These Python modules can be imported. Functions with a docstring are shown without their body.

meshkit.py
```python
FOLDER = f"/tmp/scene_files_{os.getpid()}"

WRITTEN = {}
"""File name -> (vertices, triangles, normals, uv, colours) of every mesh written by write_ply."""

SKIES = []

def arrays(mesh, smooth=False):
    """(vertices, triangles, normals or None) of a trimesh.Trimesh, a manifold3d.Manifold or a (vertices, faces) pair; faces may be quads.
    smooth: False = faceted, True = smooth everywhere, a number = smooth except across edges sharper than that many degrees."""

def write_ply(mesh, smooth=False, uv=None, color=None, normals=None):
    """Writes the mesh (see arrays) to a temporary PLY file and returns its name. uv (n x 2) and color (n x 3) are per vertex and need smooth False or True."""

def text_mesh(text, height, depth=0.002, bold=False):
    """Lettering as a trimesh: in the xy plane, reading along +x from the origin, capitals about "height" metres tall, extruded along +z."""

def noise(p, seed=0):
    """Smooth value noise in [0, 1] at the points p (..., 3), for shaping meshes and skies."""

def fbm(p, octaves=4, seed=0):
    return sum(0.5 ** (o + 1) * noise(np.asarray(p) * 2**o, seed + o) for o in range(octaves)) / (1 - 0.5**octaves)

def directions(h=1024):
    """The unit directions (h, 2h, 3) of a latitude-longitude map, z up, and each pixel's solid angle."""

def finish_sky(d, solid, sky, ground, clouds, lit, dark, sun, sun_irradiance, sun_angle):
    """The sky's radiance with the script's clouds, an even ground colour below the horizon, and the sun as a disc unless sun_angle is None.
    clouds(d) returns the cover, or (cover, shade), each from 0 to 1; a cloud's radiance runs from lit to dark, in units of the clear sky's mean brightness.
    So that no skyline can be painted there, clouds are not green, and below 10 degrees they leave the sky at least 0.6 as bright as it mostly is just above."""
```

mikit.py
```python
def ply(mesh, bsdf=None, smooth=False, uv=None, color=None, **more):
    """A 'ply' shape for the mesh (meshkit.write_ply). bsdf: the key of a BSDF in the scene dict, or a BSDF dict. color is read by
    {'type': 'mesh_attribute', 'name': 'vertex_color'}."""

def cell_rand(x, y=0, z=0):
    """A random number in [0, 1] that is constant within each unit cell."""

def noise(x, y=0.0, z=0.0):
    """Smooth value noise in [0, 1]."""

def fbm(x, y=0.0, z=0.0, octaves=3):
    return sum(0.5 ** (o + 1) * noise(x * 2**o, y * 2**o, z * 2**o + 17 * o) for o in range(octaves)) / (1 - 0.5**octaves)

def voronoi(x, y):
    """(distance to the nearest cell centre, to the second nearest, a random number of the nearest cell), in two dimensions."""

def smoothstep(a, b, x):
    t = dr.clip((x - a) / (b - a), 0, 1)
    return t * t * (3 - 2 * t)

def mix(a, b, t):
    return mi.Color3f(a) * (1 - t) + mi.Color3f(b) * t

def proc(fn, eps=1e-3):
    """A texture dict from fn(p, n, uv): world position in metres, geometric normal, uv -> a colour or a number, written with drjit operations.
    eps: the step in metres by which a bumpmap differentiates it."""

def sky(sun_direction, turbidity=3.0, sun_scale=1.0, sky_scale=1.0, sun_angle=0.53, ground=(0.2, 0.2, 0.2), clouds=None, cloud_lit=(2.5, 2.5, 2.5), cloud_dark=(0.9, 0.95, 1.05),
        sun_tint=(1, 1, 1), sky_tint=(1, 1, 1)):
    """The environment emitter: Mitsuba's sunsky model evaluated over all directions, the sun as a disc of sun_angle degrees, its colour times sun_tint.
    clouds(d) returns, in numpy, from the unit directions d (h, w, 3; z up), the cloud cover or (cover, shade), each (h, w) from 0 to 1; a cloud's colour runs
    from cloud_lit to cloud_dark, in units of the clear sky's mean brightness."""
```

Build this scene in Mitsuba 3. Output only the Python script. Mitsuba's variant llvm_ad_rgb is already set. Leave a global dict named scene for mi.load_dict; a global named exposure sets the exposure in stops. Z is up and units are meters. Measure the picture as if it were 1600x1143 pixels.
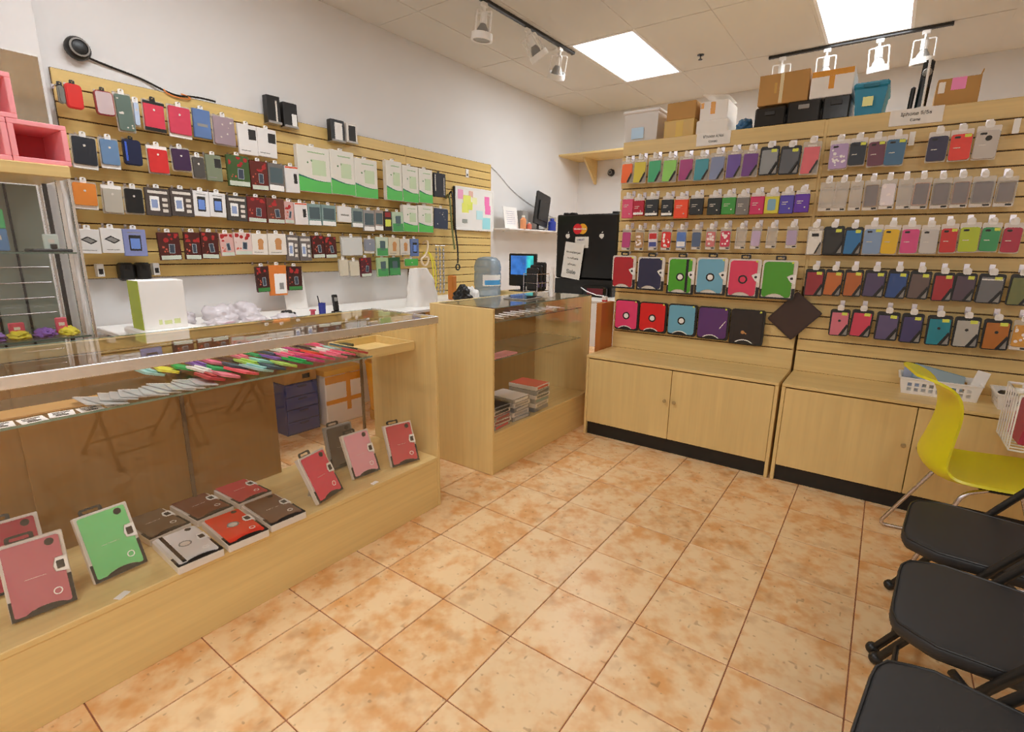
import math, random
import numpy as np, trimesh, mitsuba as mi, mikit, meshkit
import drjit as dr
from shapely.geometry import Polygon, box as sbox, Point
from shapely.ops import unary_union
from shapely import affinity

T = mi.ScalarTransform4f
scene, labels = {'type': 'scene'}, {}
rng = random.Random(7)

# ------------------------------------------------------------------ camera, light, exposure
EYE = np.array([1.58442612, -1.27668954, 1.37065998])
YAW, PITCH, ROLL, FOCAL = -0.626141557, -0.22785658, 0.013095065, 790.658
_f = np.array([math.sin(YAW) * math.cos(PITCH), math.cos(YAW) * math.cos(PITCH), math.sin(PITCH)])
_r = np.cross(_f, [0, 0, 1]); _r /= np.linalg.norm(_r)
_u = np.cross(_r, _f)
_up = _u * math.cos(ROLL) - _r * math.sin(ROLL)
scene['camera'] = {'type': 'perspective', 'fov': math.degrees(2 * math.atan(800 / FOCAL)), 'fov_axis': 'x', 'near_clip': 0.05, 'far_clip': 100.0,
                   'to_world': T().look_at(origin=EYE.tolist(), target=(EYE + _f).tolist(), up=_up.tolist())}
LAMP = (0.94, 1.0, 1.05)          # tint of the fluorescent ceiling lights
LAMP_POWER = 11.0
LAMPS = [(-0.655, 3.64), (1.19, 3.64), (-0.655, -0.02), (1.19, -2.46), (3.02, -2.46)]   # ceiling light grid
exposure = 0.61

# ------------------------------------------------------------------ helpers
def lin(c):
    c = np.array([int(c[i:i + 2], 16) for i in (0, 2, 4)]) / 255.0 if isinstance(c, str) else np.asarray(c, float)
    return np.where(c < 0.04045, c / 12.92, ((c + 0.055) / 1.055) ** 2.4)

def mat(name, c, rough=0.45, spec=0.5, metal=0.0, **more):
    if name not in scene:
        scene[name] = {'type': 'principled', 'base_color': {'type': 'rgb', 'value': [float(x) for x in np.clip(lin(c), 0.004, 0.9)]} if not isinstance(c, dict) else c,
                       'roughness': rough, 'specular': spec, 'metallic': metal, **more}
    return name

def col(h, gain=1.0, rough=0.4):
    v = np.clip(lin(h) * gain, 0.006, 0.86)
    name = 'colour_' + h + '_%d_%d' % (gain * 100, rough * 100)
    if name not in scene:
        scene[name] = {'type': 'principled', 'base_color': {'type': 'rgb', 'value': [float(x) for x in v]}, 'roughness': rough, 'specular': 0.5}
    return name

def outward(m):
    if m.is_watertight and m.volume < 0: m.invert()
    return m

used = {}
def numbered(k):
    n = used.get(k, -1) + 1
    used[k] = n
    return k if n == 0 else '%s_%03d' % (k, n)

def thing(name, label, cat, group=None):
    k = numbered(name)
    labels[k] = {'label': label, 'category': cat}
    if group: labels[k]['group'] = group
    return k

def part(parent, name, mesh, m, smooth=False, label=None, kind=None, **more):
    k = numbered(parent + '__' + name)
    scene[k] = mikit.ply(outward(mesh), m, smooth=smooth, **more)
    if label or kind:
        labels[k] = {}
        if label: labels[k]['label'] = label
        if kind: labels[k]['kind'] = kind
    return k

def single(name, mesh, m, label, cat, group=None, smooth=False, kind=None):
    k = thing(name, label, cat, group)
    if kind: labels[k]['kind'] = kind
    scene[k] = mikit.ply(outward(mesh), m, smooth=smooth)
    return k

def struct(name, mesh, m, label, cat, smooth=False):
    scene[name] = mikit.ply(mesh, m, smooth=smooth)
    labels[name] = {'label': label, 'category': cat, 'kind': 'structure'}
    used[name] = 0
    return name

def cat(ms): return trimesh.util.concatenate(list(ms))

def bx(x0, x1, y0, y1, z0, z1):
    m = trimesh.creation.box((abs(x1 - x0), abs(y1 - y0), abs(z1 - z0)))
    m.apply_translation(((x0 + x1) / 2, (y0 + y1) / 2, (z0 + z1) / 2))
    return m

def cb(x0, x1, y0, y1, z0, z1, c=0.003):
    """box with chamfered edges"""
    x0, x1 = sorted((x0, x1)); y0, y1 = sorted((y0, y1)); z0, z1 = sorted((z0, z1))
    c = min(c, (x1 - x0) * .3, (y1 - y0) * .3, (z1 - z0) * .3)
    p = []
    for a in (0, 1):
        for b in (0, 1):
            for d in (0, 1):
                X, Y, Z = (x0, x1)[a], (y0, y1)[b], (z0, z1)[d]
                sx, sy, sz = c * (1 - 2 * a), c * (1 - 2 * b), c * (1 - 2 * d)
                p += [(X, Y + sy, Z + sz), (X + sx, Y, Z + sz), (X + sx, Y + sy, Z)]
    return trimesh.convex.convex_hull(np.array(p))

def tube(pts, r, sides=8, closed=False):
    p = np.asarray(pts, float)
    if closed: p = np.vstack([p, p[:1]])
    t = np.gradient(p, axis=0)
    if closed: t[0] = t[-1] = p[1] - p[-2]
    t /= np.linalg.norm(t, axis=1, keepdims=True) + 1e-12
    a = np.cross(t[0], [0, 0, 1.0] if abs(t[0][2]) < .9 else [1.0, 0, 0]); a /= np.linalg.norm(a)
    A = []
    for k in range(len(p)):
        a = a - t[k] * np.dot(a, t[k]); a /= np.linalg.norm(a) + 1e-12
        A.append(a.copy())
    A = np.array(A); B = np.cross(t, A)
    ang = np.arange(sides) * 2 * math.pi / sides
    v = (p[:, None] + r * (np.cos(ang)[None, :, None] * A[:, None] + np.sin(ang)[None, :, None] * B[:, None])).reshape(-1, 3)
    f = []
    for i in range(len(p) - 1):
        for j in range(sides):
            q = (i * sides + j, i * sides + (j + 1) % sides, (i + 1) * sides + (j + 1) % sides, (i + 1) * sides + j)
            f += [(q[0], q[1], q[2]), (q[0], q[2], q[3])]
    n = len(v)
    v = np.vstack([v, p[0], p[-1]])
    for j in range(sides):
        f.append((n, (j + 1) % sides, j))
        e = (len(p) - 1) * sides
        f.append((n + 1, e + j, e + (j + 1) % sides))
    return trimesh.Trimesh(v, f, process=False)

def bend(pts, r=0.02, n=4):
    """a polyline with its corners rounded"""
    p = [np.asarray(q, float) for q in pts]
    out = [p[0]]
    for a, b, c in zip(p[:-2], p[1:-1], p[2:]):
        d0, d1 = (a - b), (c - b)
        l = min(r, np.linalg.norm(d0) * .45, np.linalg.norm(d1) * .45)
        s, e = b + d0 / np.linalg.norm(d0) * l, b + d1 / np.linalg.norm(d1) * l
        for k in range(n + 1):
            u = k / n
            out.append((1 - u) ** 2 * s + 2 * u * (1 - u) * b + u * u * e)
    return np.array(out + [p[-1]])

def lathe(profile, n=20):
    """profile of (radius, z) round the z axis"""
    return trimesh.creation.revolve(np.array(profile, float), sections=n)

def ext(poly, z0, z1):
    gs = [g for g in getattr(poly, 'geoms', [poly]) if g.area > 1e-9]
    ms = []
    for g in gs:
        m = trimesh.creation.extrude_polygon(g, z1 - z0, engine='earcut'); m.apply_translation((0, 0, z0)); ms.append(m)
    return cat(ms)

def rr(x0, y0, x1, y1, r, seg=3):
    r = min(r, (x1 - x0) * .49, (y1 - y0) * .49)
    return sbox(x0 + r, y0 + r, x1 - r, y1 - r).buffer(r, quad_segs=seg)

def frame(o, u, v, w):
    m = np.eye(4); m[:3, 0], m[:3, 1], m[:3, 2], m[:3, 3] = u, v, w, o
    return m

def rotz(deg): return trimesh.transformations.rotation_matrix(math.radians(deg), [0, 0, 1])
def move(m, M):
    m = m.copy(); m.apply_transform(M); return m
def at(m, x, y, z, deg=0):
    M = rotz(deg); M[:3, 3] = (x, y, z)
    return move(m, M)

# ------------------------------------------------------------------ materials
def wood_fn(c, axis, amp=0.10, sc=1.0):
    c = lin(c)
    def fn(p, n, uv):
        q = [p.x, p.y, p.z]
        s = [60.0 * sc, 60.0 * sc, 60.0 * sc]; s[axis] = 2.2 * sc
        g = mikit.fbm(q[0] * s[0], q[1] * s[1], q[2] * s[2], 3)
        s2 = [9.0, 9.0, 9.0]; s2[axis] = 0.8
        h = mikit.noise(q[0] * s2[0], q[1] * s2[1], q[2] * s2[2])
        k = 1.0 + amp * ((g - 0.5) * 1.4 + (h - 0.5) * 0.9)
        return mi.Color3f(float(c[0]) * k, float(c[1]) * (k * 1.1 - 0.1), float(c[2]) * (k * 1.2 - 0.2))
    return mikit.proc(fn)

def wood(name, c, axis, rough=0.38, amp=0.11):
    scene[name] = {'type': 'principled', 'base_color': wood_fn(c, axis, amp), 'roughness': rough, 'specular': 0.45}
    return name

MAPLE_Z = wood('maple_upright', 'd6ba7e', 2)
MAPLE_Y = wood('maple_along_counter', 'd6ba7e', 1)
MAPLE_X = wood('maple_across', 'd6ba7e', 0)
SLAT_Y = wood('slat_wood_left', 'd6b772', 1)
SLAT_X = wood('slat_wood_right', 'd6b97c', 0)
BACK_W = wood('counter_back_wood', '926c3a', 2)
REDWOOD = wood('red_brown_wood', 'b06a30', 2)

def tile_fn(p, n, uv):
    t = 0.335
    i, j = dr.floor(p.x / t), dr.floor(p.y / t)
    a = mikit.cell_rand(i, j, 3) * 40.0
    b = mikit.cell_rand(i, j, 5) * 40.0
    u, v = p.x + a, p.y + b
    f = mikit.fbm(u * 9.0, v * 9.0, 0.0, 4)
    g = mikit.fbm(u * 30.0, v * 30.0, 4.0, 3)
    k = mikit.smoothstep(0.22, 0.66, f * 0.6 + g * 0.4)
    lo, hi = lin('d69c5e'), lin('eac99b')
    c = mikit.mix(lo.tolist(), hi.tolist(), k)
    spots = mikit.smoothstep(0.58, 0.85, mikit.fbm(u * 12.0, v * 12.0, 9.0, 4))
    c = mikit.mix(c, lin('a06428').tolist(), spots * 0.30)
    pit = mikit.smoothstep(0.88, 0.97, mikit.noise(u * 55.0, v * 55.0, 2.0))
    c = mikit.mix(c, lin('8a6038').tolist(), pit * 0.4)
    return c * (0.97 + 0.06 * mikit.cell_rand(i, j, 8))
scene['tile_glaze'] = {'type': 'principled', 'base_color': mikit.proc(tile_fn), 'roughness': 0.34, 'specular': 0.45}
def grout_fn(p, n, uv):
    return mikit.mix(lin('8c5c40').tolist(), lin('a87658').tolist(), mikit.fbm(p.x * 30, p.y * 30, 0.0, 2))
scene['grout'] = {'type': 'principled', 'base_color': mikit.proc(grout_fn), 'roughness': 0.8, 'specular': 0.2}
def far_floor_fn(p, n, uv):
    t = 0.335
    fx, fy = p.x / t - dr.floor(p.x / t), p.y / t - dr.floor(p.y / t)
    e = dr.minimum(dr.minimum(fx, 1 - fx), dr.minimum(fy, 1 - fy))
    return mikit.mix(grout_fn(p, n, uv), tile_fn(p, n, uv), mikit.smoothstep(0.006, 0.012, e))
scene['far_tile'] = {'type': 'principled', 'base_color': mikit.proc(far_floor_fn), 'roughness': 0.4, 'specular': 0.4}

def paint_fn(c):
    c = lin(c)
    def fn(p, n, uv):
        k = 0.98 + 0.04 * mikit.fbm(p.x * 3 + p.y * 3, p.z * 3, 1.0, 2)
        return mi.Color3f(float(c[0]), float(c[1]), float(c[2])) * k
    return mikit.proc(fn)
scene['wall_paint'] = {'type': 'principled', 'base_color': paint_fn('dedcda'), 'roughness': 0.7, 'specular': 0.25}
scene['ceiling_board'] = {'type': 'principled', 'base_color': paint_fn('d0cbc2'), 'roughness': 0.9, 'specular': 0.15}
mat('ceiling_grid', 'd0cbc2', 0.8)
mat('brass_knob', 'a48c60', 0.35)
mat('bronze_metal', '6c5840', 0.4)
mat('white_plastic', 'e8e6e2', 0.4)
mat('white_paper', 'ece9e4', 0.7, 0.2)
mat('frosted', 'd4ccc2', 0.3)
mat('black_plastic', '1c1b1a', 0.4)
mat('black_gloss', '141312', 0.2)
mat('black_metal', '201d1a', 0.35)
mat('kick_black', '16120e', 0.5)
mat('dark_groove', '5a4326', 0.6)
mat('grey_plastic', '8c8a86', 0.4)
mat('ink', '2a2826', 0.6)
mat('sticker_lime', 'd2d858', 0.6)
mat('tape_orange', 'd8962c', 0.35)
mat('cardboard', 'b98f58', 0.75, 0.2)
mat('pink_lacquer', 'ec9aa0', 0.4)
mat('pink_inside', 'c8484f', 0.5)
def vinyl_fn(p, n, uv):
    g = mikit.voronoi(p.x * 260.0, p.y * 260.0)[0]
    return 0.0006 * g
mat('vinyl_flat', '2f2d2e', 0.5, 0.5)
scene['vinyl'] = {'type': 'bumpmap', 'arbitrary': mikit.proc(vinyl_fn, 5e-4), 'scale': 1.0, 'bsdf': {'type': 'principled', 'base_color': {'type': 'rgb', 'value': [0.020, 0.019, 0.020]}, 'roughness': 0.5, 'specular': 0.5}}
scene['aluminium'] = {'type': 'roughconductor', 'material': 'Al', 'alpha': 0.22}
scene['chrome'] = {'type': 'roughconductor', 'material': 'Cr', 'alpha': 0.12}
scene['pane_glass'] = {'type': 'thindielectric', 'int_ior': 1.5}
scene['mirror_glass'] = {'type': 'conductor', 'material': 'Ag'}
def semi(name, c, w):
    scene[name] = {'type': 'blendbsdf', 'weight': w, 'a': {'type': 'thindielectric', 'int_ior': 1.45},
                   'b': {'type': 'twosided', 'bsdf': {'type': 'roughplastic', 'diffuse_reflectance': {'type': 'rgb', 'value': [float(x) for x in lin(c)]}, 'alpha': 0.15}}}
    return name
semi('clear_plastic', 'd8d4d0', 0.30)
semi('smoke_plastic', '90888a', 0.5)
semi('bag_plastic', 'eee8ec', 0.72)
semi('sleeve_plastic', 'e6e6e2', 0.62)
semi('bottle_blue', '7f9cb0', 0.5)
semi('shelf_glass', '9cae9c', 0.12)

# ------------------------------------------------------------------ the room
XW, YB, HC = -2.055, 5.27, 3.12      # left wall, far wall, ceiling
XR, YF = 3.45, -3.7
struct('floor', bx(XW - .1, XR + .1, YF - .1, YB + .1, -0.12, -0.004), 'grout', 'warm orange ceramic tile floor with thin brown grout joints', 'floor')
TS = 0.335
_tile = cb(-TS / 2 + .0022, TS / 2 - .0022, -TS / 2 + .0022, TS / 2 - .0022, -0.009, 0.0, 0.0015)
_tply = mikit.ply(_tile, 'tile_glaze')
for j in range(-5, 8):
    for i in range(-6, 8):
        k = numbered('floor__tile')
        scene[k] = {**_tply, 'to_world': T().translate([(i + .5) * TS, (j + .5) * TS, 0.0])}
part('floor', 'far_tiling', cat([bx(XW, XR, 8 * TS + .002, YB, -0.009, 0), bx(XW, XR, YF, -5 * TS - .002, -0.009, 0), bx(8 * TS + .002, XR, -5 * TS, 8 * TS, -0.009, 0), bx(XW, -6 * TS - .002, -5 * TS, 8 * TS, -0.009, 0)]), 'far_tile')
struct('wall_left', bx(XW - .12, XW, YF - .1, YB + .1, 0, HC), 'wall_paint', 'long white painted wall on the left above the slatwall', 'wall')
struct('wall_column', cb(XW + .0005, -1.965, YF + .001, -0.398, .001, HC - .003, 0.002), 'wall_paint', 'white wall column at the left edge beside the slatwall', 'wall')
struct('wall_back', bx(XW, XR, YB, YB + .12, 0, HC), 'wall_paint', 'white painted far wall behind the stacked storage boxes', 'wall')
struct('wall_right', bx(XR, XR + .12, YF, YB, 0, HC), 'wall_paint', 'white painted wall on the right outside the picture', 'wall')
struct('wall_front', bx(XW, XR, YF - .12, YF, 0, HC), 'wall_paint', 'white painted wall behind the viewer', 'wall')
struct('ceiling', bx(XW - .1, XR + .1, YF - .1, YB + .1, HC + .001, HC + .12), 'ceiling_grid', 'suspended ceiling of pale panels in a metal grid', 'ceiling')
_cp = mikit.ply(cb(-.3015, .3015, -.6065, .6065, 0, 0.0028, 0.001), 'ceiling_board')
for a in range(-3, 5):
    for b in range(-6, 5):
        cx, cy = -0.655 + 0.61 * a, 3.64 + 1.22 * b
        if any(abs(cx - lx) < .3 and abs(cy - ly) < .6 for lx, ly in LAMPS): continue
        if cx - .3 < XW or cx + .3 > XR or cy - .6 < YF or cy + .6 > YB: 
            x0, x1, y0, y1 = max(cx - .298, XW + .02), min(cx + .298, XR - .02), max(cy - .603, YF + .02), min(cy + .603, YB - .02)
            if x1 - x0 < .05 or y1 - y0 < .05: continue
            k = numbered('ceiling__panel'); scene[k] = mikit.ply(cb(x0, x1, y0, y1, HC - .002, HC + .0008, 0.001), 'ceiling_board')
            continue
        k = numbered('ceiling__panel')
        scene[k] = {**_cp, 'to_world': T().translate([cx, cy, HC - .002])}

def lamp(x, y, label):
    t = thing('ceiling_light', label, 'ceiling light', 'fluorescent ceiling lights')
    fr = ext(sbox(-.3, -.605, .3, .605).difference(sbox(-.278, -.583, .278, .583)), -.004, .0028)
    part(t, 'frame', at(fr, x, y, HC - .002), 'white_plastic')
    m = trimesh.Trimesh([[-.278, -.583, 0], [.278, -.583, 0], [.278, .583, 0], [-.278, .583, 0]], [[0, 2, 1], [0, 3, 2]], process=False)
    part(t, 'diffuser', at(m, x, y, HC + .0002), 'white_plastic', emitter={'type': 'area', 'radiance': {'type': 'rgb', 'value': [LAMP_POWER * c for c in LAMP]}})
for k, (x, y) in enumerate(LAMPS):
    lamp(x, y, ['bright rectangular ceiling light between the two lamp tracks', 'bright rectangular ceiling light above the right lamp track, cut by the frame'][k] if k < 2 else ('ceiling light over the long counter', 'ceiling light behind the viewer', 'ceiling light behind the viewer on the right')[k - 2])

# sprinkler
t = thing('fire_sprinkler', 'small dark fire sprinkler on the ceiling right of the centre light', 'sprinkler')
part(t, 'escutcheon', at(lathe([(0, 0), (.03, 0), (.028, -.006), (.012, -.008), (0, -.008)][::-1]), -.068, 3.889, HC - .003), 'black_metal', smooth=30)
part(t, 'head', cat([at(lathe([(0, -.03), (.006, -.03), (.006, 0), (0, 0)], 8), -.068, 3.889, HC - .011), at(lathe([(0, -.034), (.018, -.034), (.018, -.03), (0, -.03)], 12), -.068, 3.889, HC - .011)]), 'black_metal')

# track lights
def track(pts, heads, label, hl, tilt):
    a, b = np.array(pts[0]), np.array(pts[1])
    d = b - a; L = np.linalg.norm(d); deg = math.degrees(math.atan2(d[1], d[0]))
    t = thing('lamp_track', label, 'track', 'lamp tracks')
    part(t, 'rail', at(cb(0, L, -.018, .018, -.022, 0, .003), a[0], a[1], HC - .003, deg), 'black_metal')
    for e in (0, L): part(t, 'end_cap', at(cb(e - .006, e + .006, -.0195, .0195, -.0235, 0, .002), a[0], a[1], HC - .003, deg), 'black_plastic')
    for i, ((hx, hy), tl) in enumerate(zip(heads, tilt)):
        h = thing('track_spotlight', hl[i], 'spotlight', 'white cage track spotlights')
        z = HC - .026
        part(h, 'adapter', at(cb(-.028, .028, -.014, .014, -.03, 0, .004), hx, hy, z, deg), 'white_plastic')
        part(h, 'stem', at(trimesh.creation.cylinder(.010, .03, sections=10), hx, hy, z - .043), 'white_plastic', smooth=30)
        R = rotz(deg + tl[1]) @ trimesh.transformations.rotation_matrix(math.radians(tl[0]), [1, 0, 0])
        R[:3, 3] = (hx, hy, z - .052)
        fr = cat([tube(bend([(-.072, 0, -.15), (-.072, 0, -.012), (.072, 0, -.012), (.072, 0, -.15)], .012), .006, 6),
                  tube(bend([(0, -.072, -.15), (0, -.072, -.012), (0, .072, -.012), (0, .072, -.15)], .012), .006, 6)])
        part(h, 'cage', move(fr, R), 'white_plastic', smooth=40)
        ring = lathe([(.064, -.192), (.080, -.192), (.078, -.146), (.066, -.146), (.064, -.192)], 28)
        part(h, 'ring', move(ring, R), 'white_plastic', smooth=40)
        part(h, 'socket', move(lathe([(0, -.085), (.026, -.085), (.026, -.02), (.016, -.008), (0, -.008)], 16), R), 'white_plastic', smooth=40)
        part(h, 'reflector_bulb', move(lathe([(0, -.188), (.055, -.186), (.060, -.178), (.040, -.118), (.020, -.085), (0, -.085)], 20), R), 'grey_plastic', smooth=40)
track([(-1.06, 0.6), (-1.00, 3.18)], [(-1.03, 1.94), (-1.02, 2.48), (-1.01, 2.97)], 'black lamp track on the ceiling along the left wall',
      ['white cage spotlight on the left track, farthest left one', 'white cage spotlight in the middle of the left track', 'white cage spotlight at the right end of the left track'], [(8, 0), (-38, 60), (32, -40)])
track([(.44, 4.285), (1.73, 4.27)], [(.55, 4.283), (.90, 4.28), (1.275, 4.276), (1.575, 4.273)], 'black lamp track on the ceiling above the storage boxes',
      ['white cage spotlight at the left end of the right track', 'white cage spotlight second from left on the right track', 'white cage spotlight third from left on the right track', 'white cage spotlight at the right end of the right track'], [(6, 10), (10, 0), (14, -15), (6, 0)])

# ------------------------------------------------------------------ left slatwall (two panels fixed to the wall)
XS = -2.03
def slatwall_left(y0, y1, zb, label):
    t = thing('slatwall_panel', label, 'slatwall')
    part(t, 'backing', bx(XW + .0005, XS - .010, y0, y1, zb, 2.25), 'dark_groove')
    z = zb
    while z < 2.24:
        top = z + .0762 if z + .0762 < 2.20 else 2.25
        part(t, 'slat', cb(XS - .010, XS, y0, y1, z + .0035, top - .0035, .002), SLAT_Y)
        z = top
    part(t, 'edge_trim', bx(XW + .0005, XS + .001, y1 - .0005, y1 + .004, zb, 2.25), 'maple_upright')
slatwall_left(-0.355, 2.055, 1.172, 'long maple slatwall panel on the left wall behind hanging packages')
slatwall_left(2.062, 3.28, 1.172 - 12 * .0762, 'narrower tall maple slatwall panel behind the whiteboard on the left wall')

# ------------------------------------------------------------------ right display units: base cabinet with doors and slat back
def display_unit(x0, x1, label, knob_ys, post):
    t = thing('display_unit', label, 'display unit', 'maple display units')
    yf, ys, zt, zk = 2.02, 2.45, .615, .10
    part(t, 'kick_plate', bx(x0 + .02, x1 - .02, yf + .025, yf + .04, 0.0, zk), 'kick_black')
    for s in (x0, x1 - .02): part(t, 'side_panel', cb(s, s + .02, yf, ys, 0.0, zt - .02, .002), MAPLE_Z)
    part(t, 'cabinet_top', cb(x0, x1, yf - .006, ys, zt - .02, zt, .003), MAPLE_X)
    part(t, 'cabinet_back', bx(x0 + .02, x1 - .02, ys - .02, ys - .008, zk, zt - .02), MAPLE_Z)
    part(t, 'cabinet_floor', bx(x0 + .02, x1 - .02, yf + .02, ys - .02, zk, zk + .018), MAPLE_X)
    xm = (x0 + x1) / 2
    for i, (a, b) in enumerate(((x0 + .022, xm - .002), (xm + .002, x1 - .022))):
        d = part(t, 'door', cb(a, b, yf, yf + .018, zk + .003, zt - .028, .002), MAPLE_Z)
        kx = b - .03 if i == 0 else a + .03
        k = numbered(d + '__knob')
        m = lathe([(0, .024), (.011, .022), (.012, .014), (.006, .008), (.006, 0), (0, 0)], 12)
        m.apply_transform(trimesh.transformations.rotation_matrix(math.pi / 2, [1, 0, 0])); m.apply_translation((kx, yf, .375))
        scene[k] = mikit.ply(outward(m), 'brass_knob', smooth=40)
    # slatted back
    part(t, 'backing', bx(x0 + .012, x1 - .012, ys + .010, ys + .02, zt - .02, 2.14), 'dark_groove')
    part(t, 'plain_panel', cb(x0, x1, ys, ys + .010, zt, .7445, .002), MAPLE_X)
    z = .748
    while z < 2.13:
        top = z + .0762 if z + .0762 < 2.05 else 2.145
        part(t, 'slat', cb(x0, x1, ys, ys + .010, z + .0035, top - .0035, .002), SLAT_X)
        z = top
    for s in (x0, x1 - .018): part(t, 'upright', bx(s, s + .018, ys + .0205, ys + .55, 0, 2.12), MAPLE_Z)
    if x1 < 1.2: part(t, 'filler_strip', bx(x1 + .0006, x1 + .0154, ys + .002, ys + .010, 1.16, 2.14), MAPLE_Z)
    part(t, 'storage_top', cb(x0, x1, ys + .0105, ys + .56, 2.12, 2.145, .003), MAPLE_X)
    return t
display_unit(-.118, 1.166, 'maple display unit with two doors and slat back under the left sign', None, None)
display_unit(1.182, 2.466, 'maple display unit with two doors and slat back under the right sign', None, None)
single('wood_board', cb(-.168, -.124, 2.24, 2.46, 0, .975, .003), REDWOOD, 'upright red-brown board between the far glass counter and the display unit', 'board')

# ------------------------------------------------------------------ hanging products
# local frame of a pack: x right, y up, z out of the wall; the origin is the peg hole at the top
def tab(W, w=.034, h=.024, r=.008):
    g = rr(-w / 2, -h, w / 2, .008, r).difference(Point(0, 0).buffer(.0042, quad_segs=2))
    return g
def spots(x0, y0, x1, y1, n, seed, rmin=.004, rmax=.011):
    q = random.Random(seed)
    s = unary_union([Point(q.uniform(x0, x1), q.uniform(y0, y1)).buffer(q.uniform(rmin, rmax), quad_segs=2) for _ in range(n)])
    return s.intersection(sbox(x0, y0, x1, y1))

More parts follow.
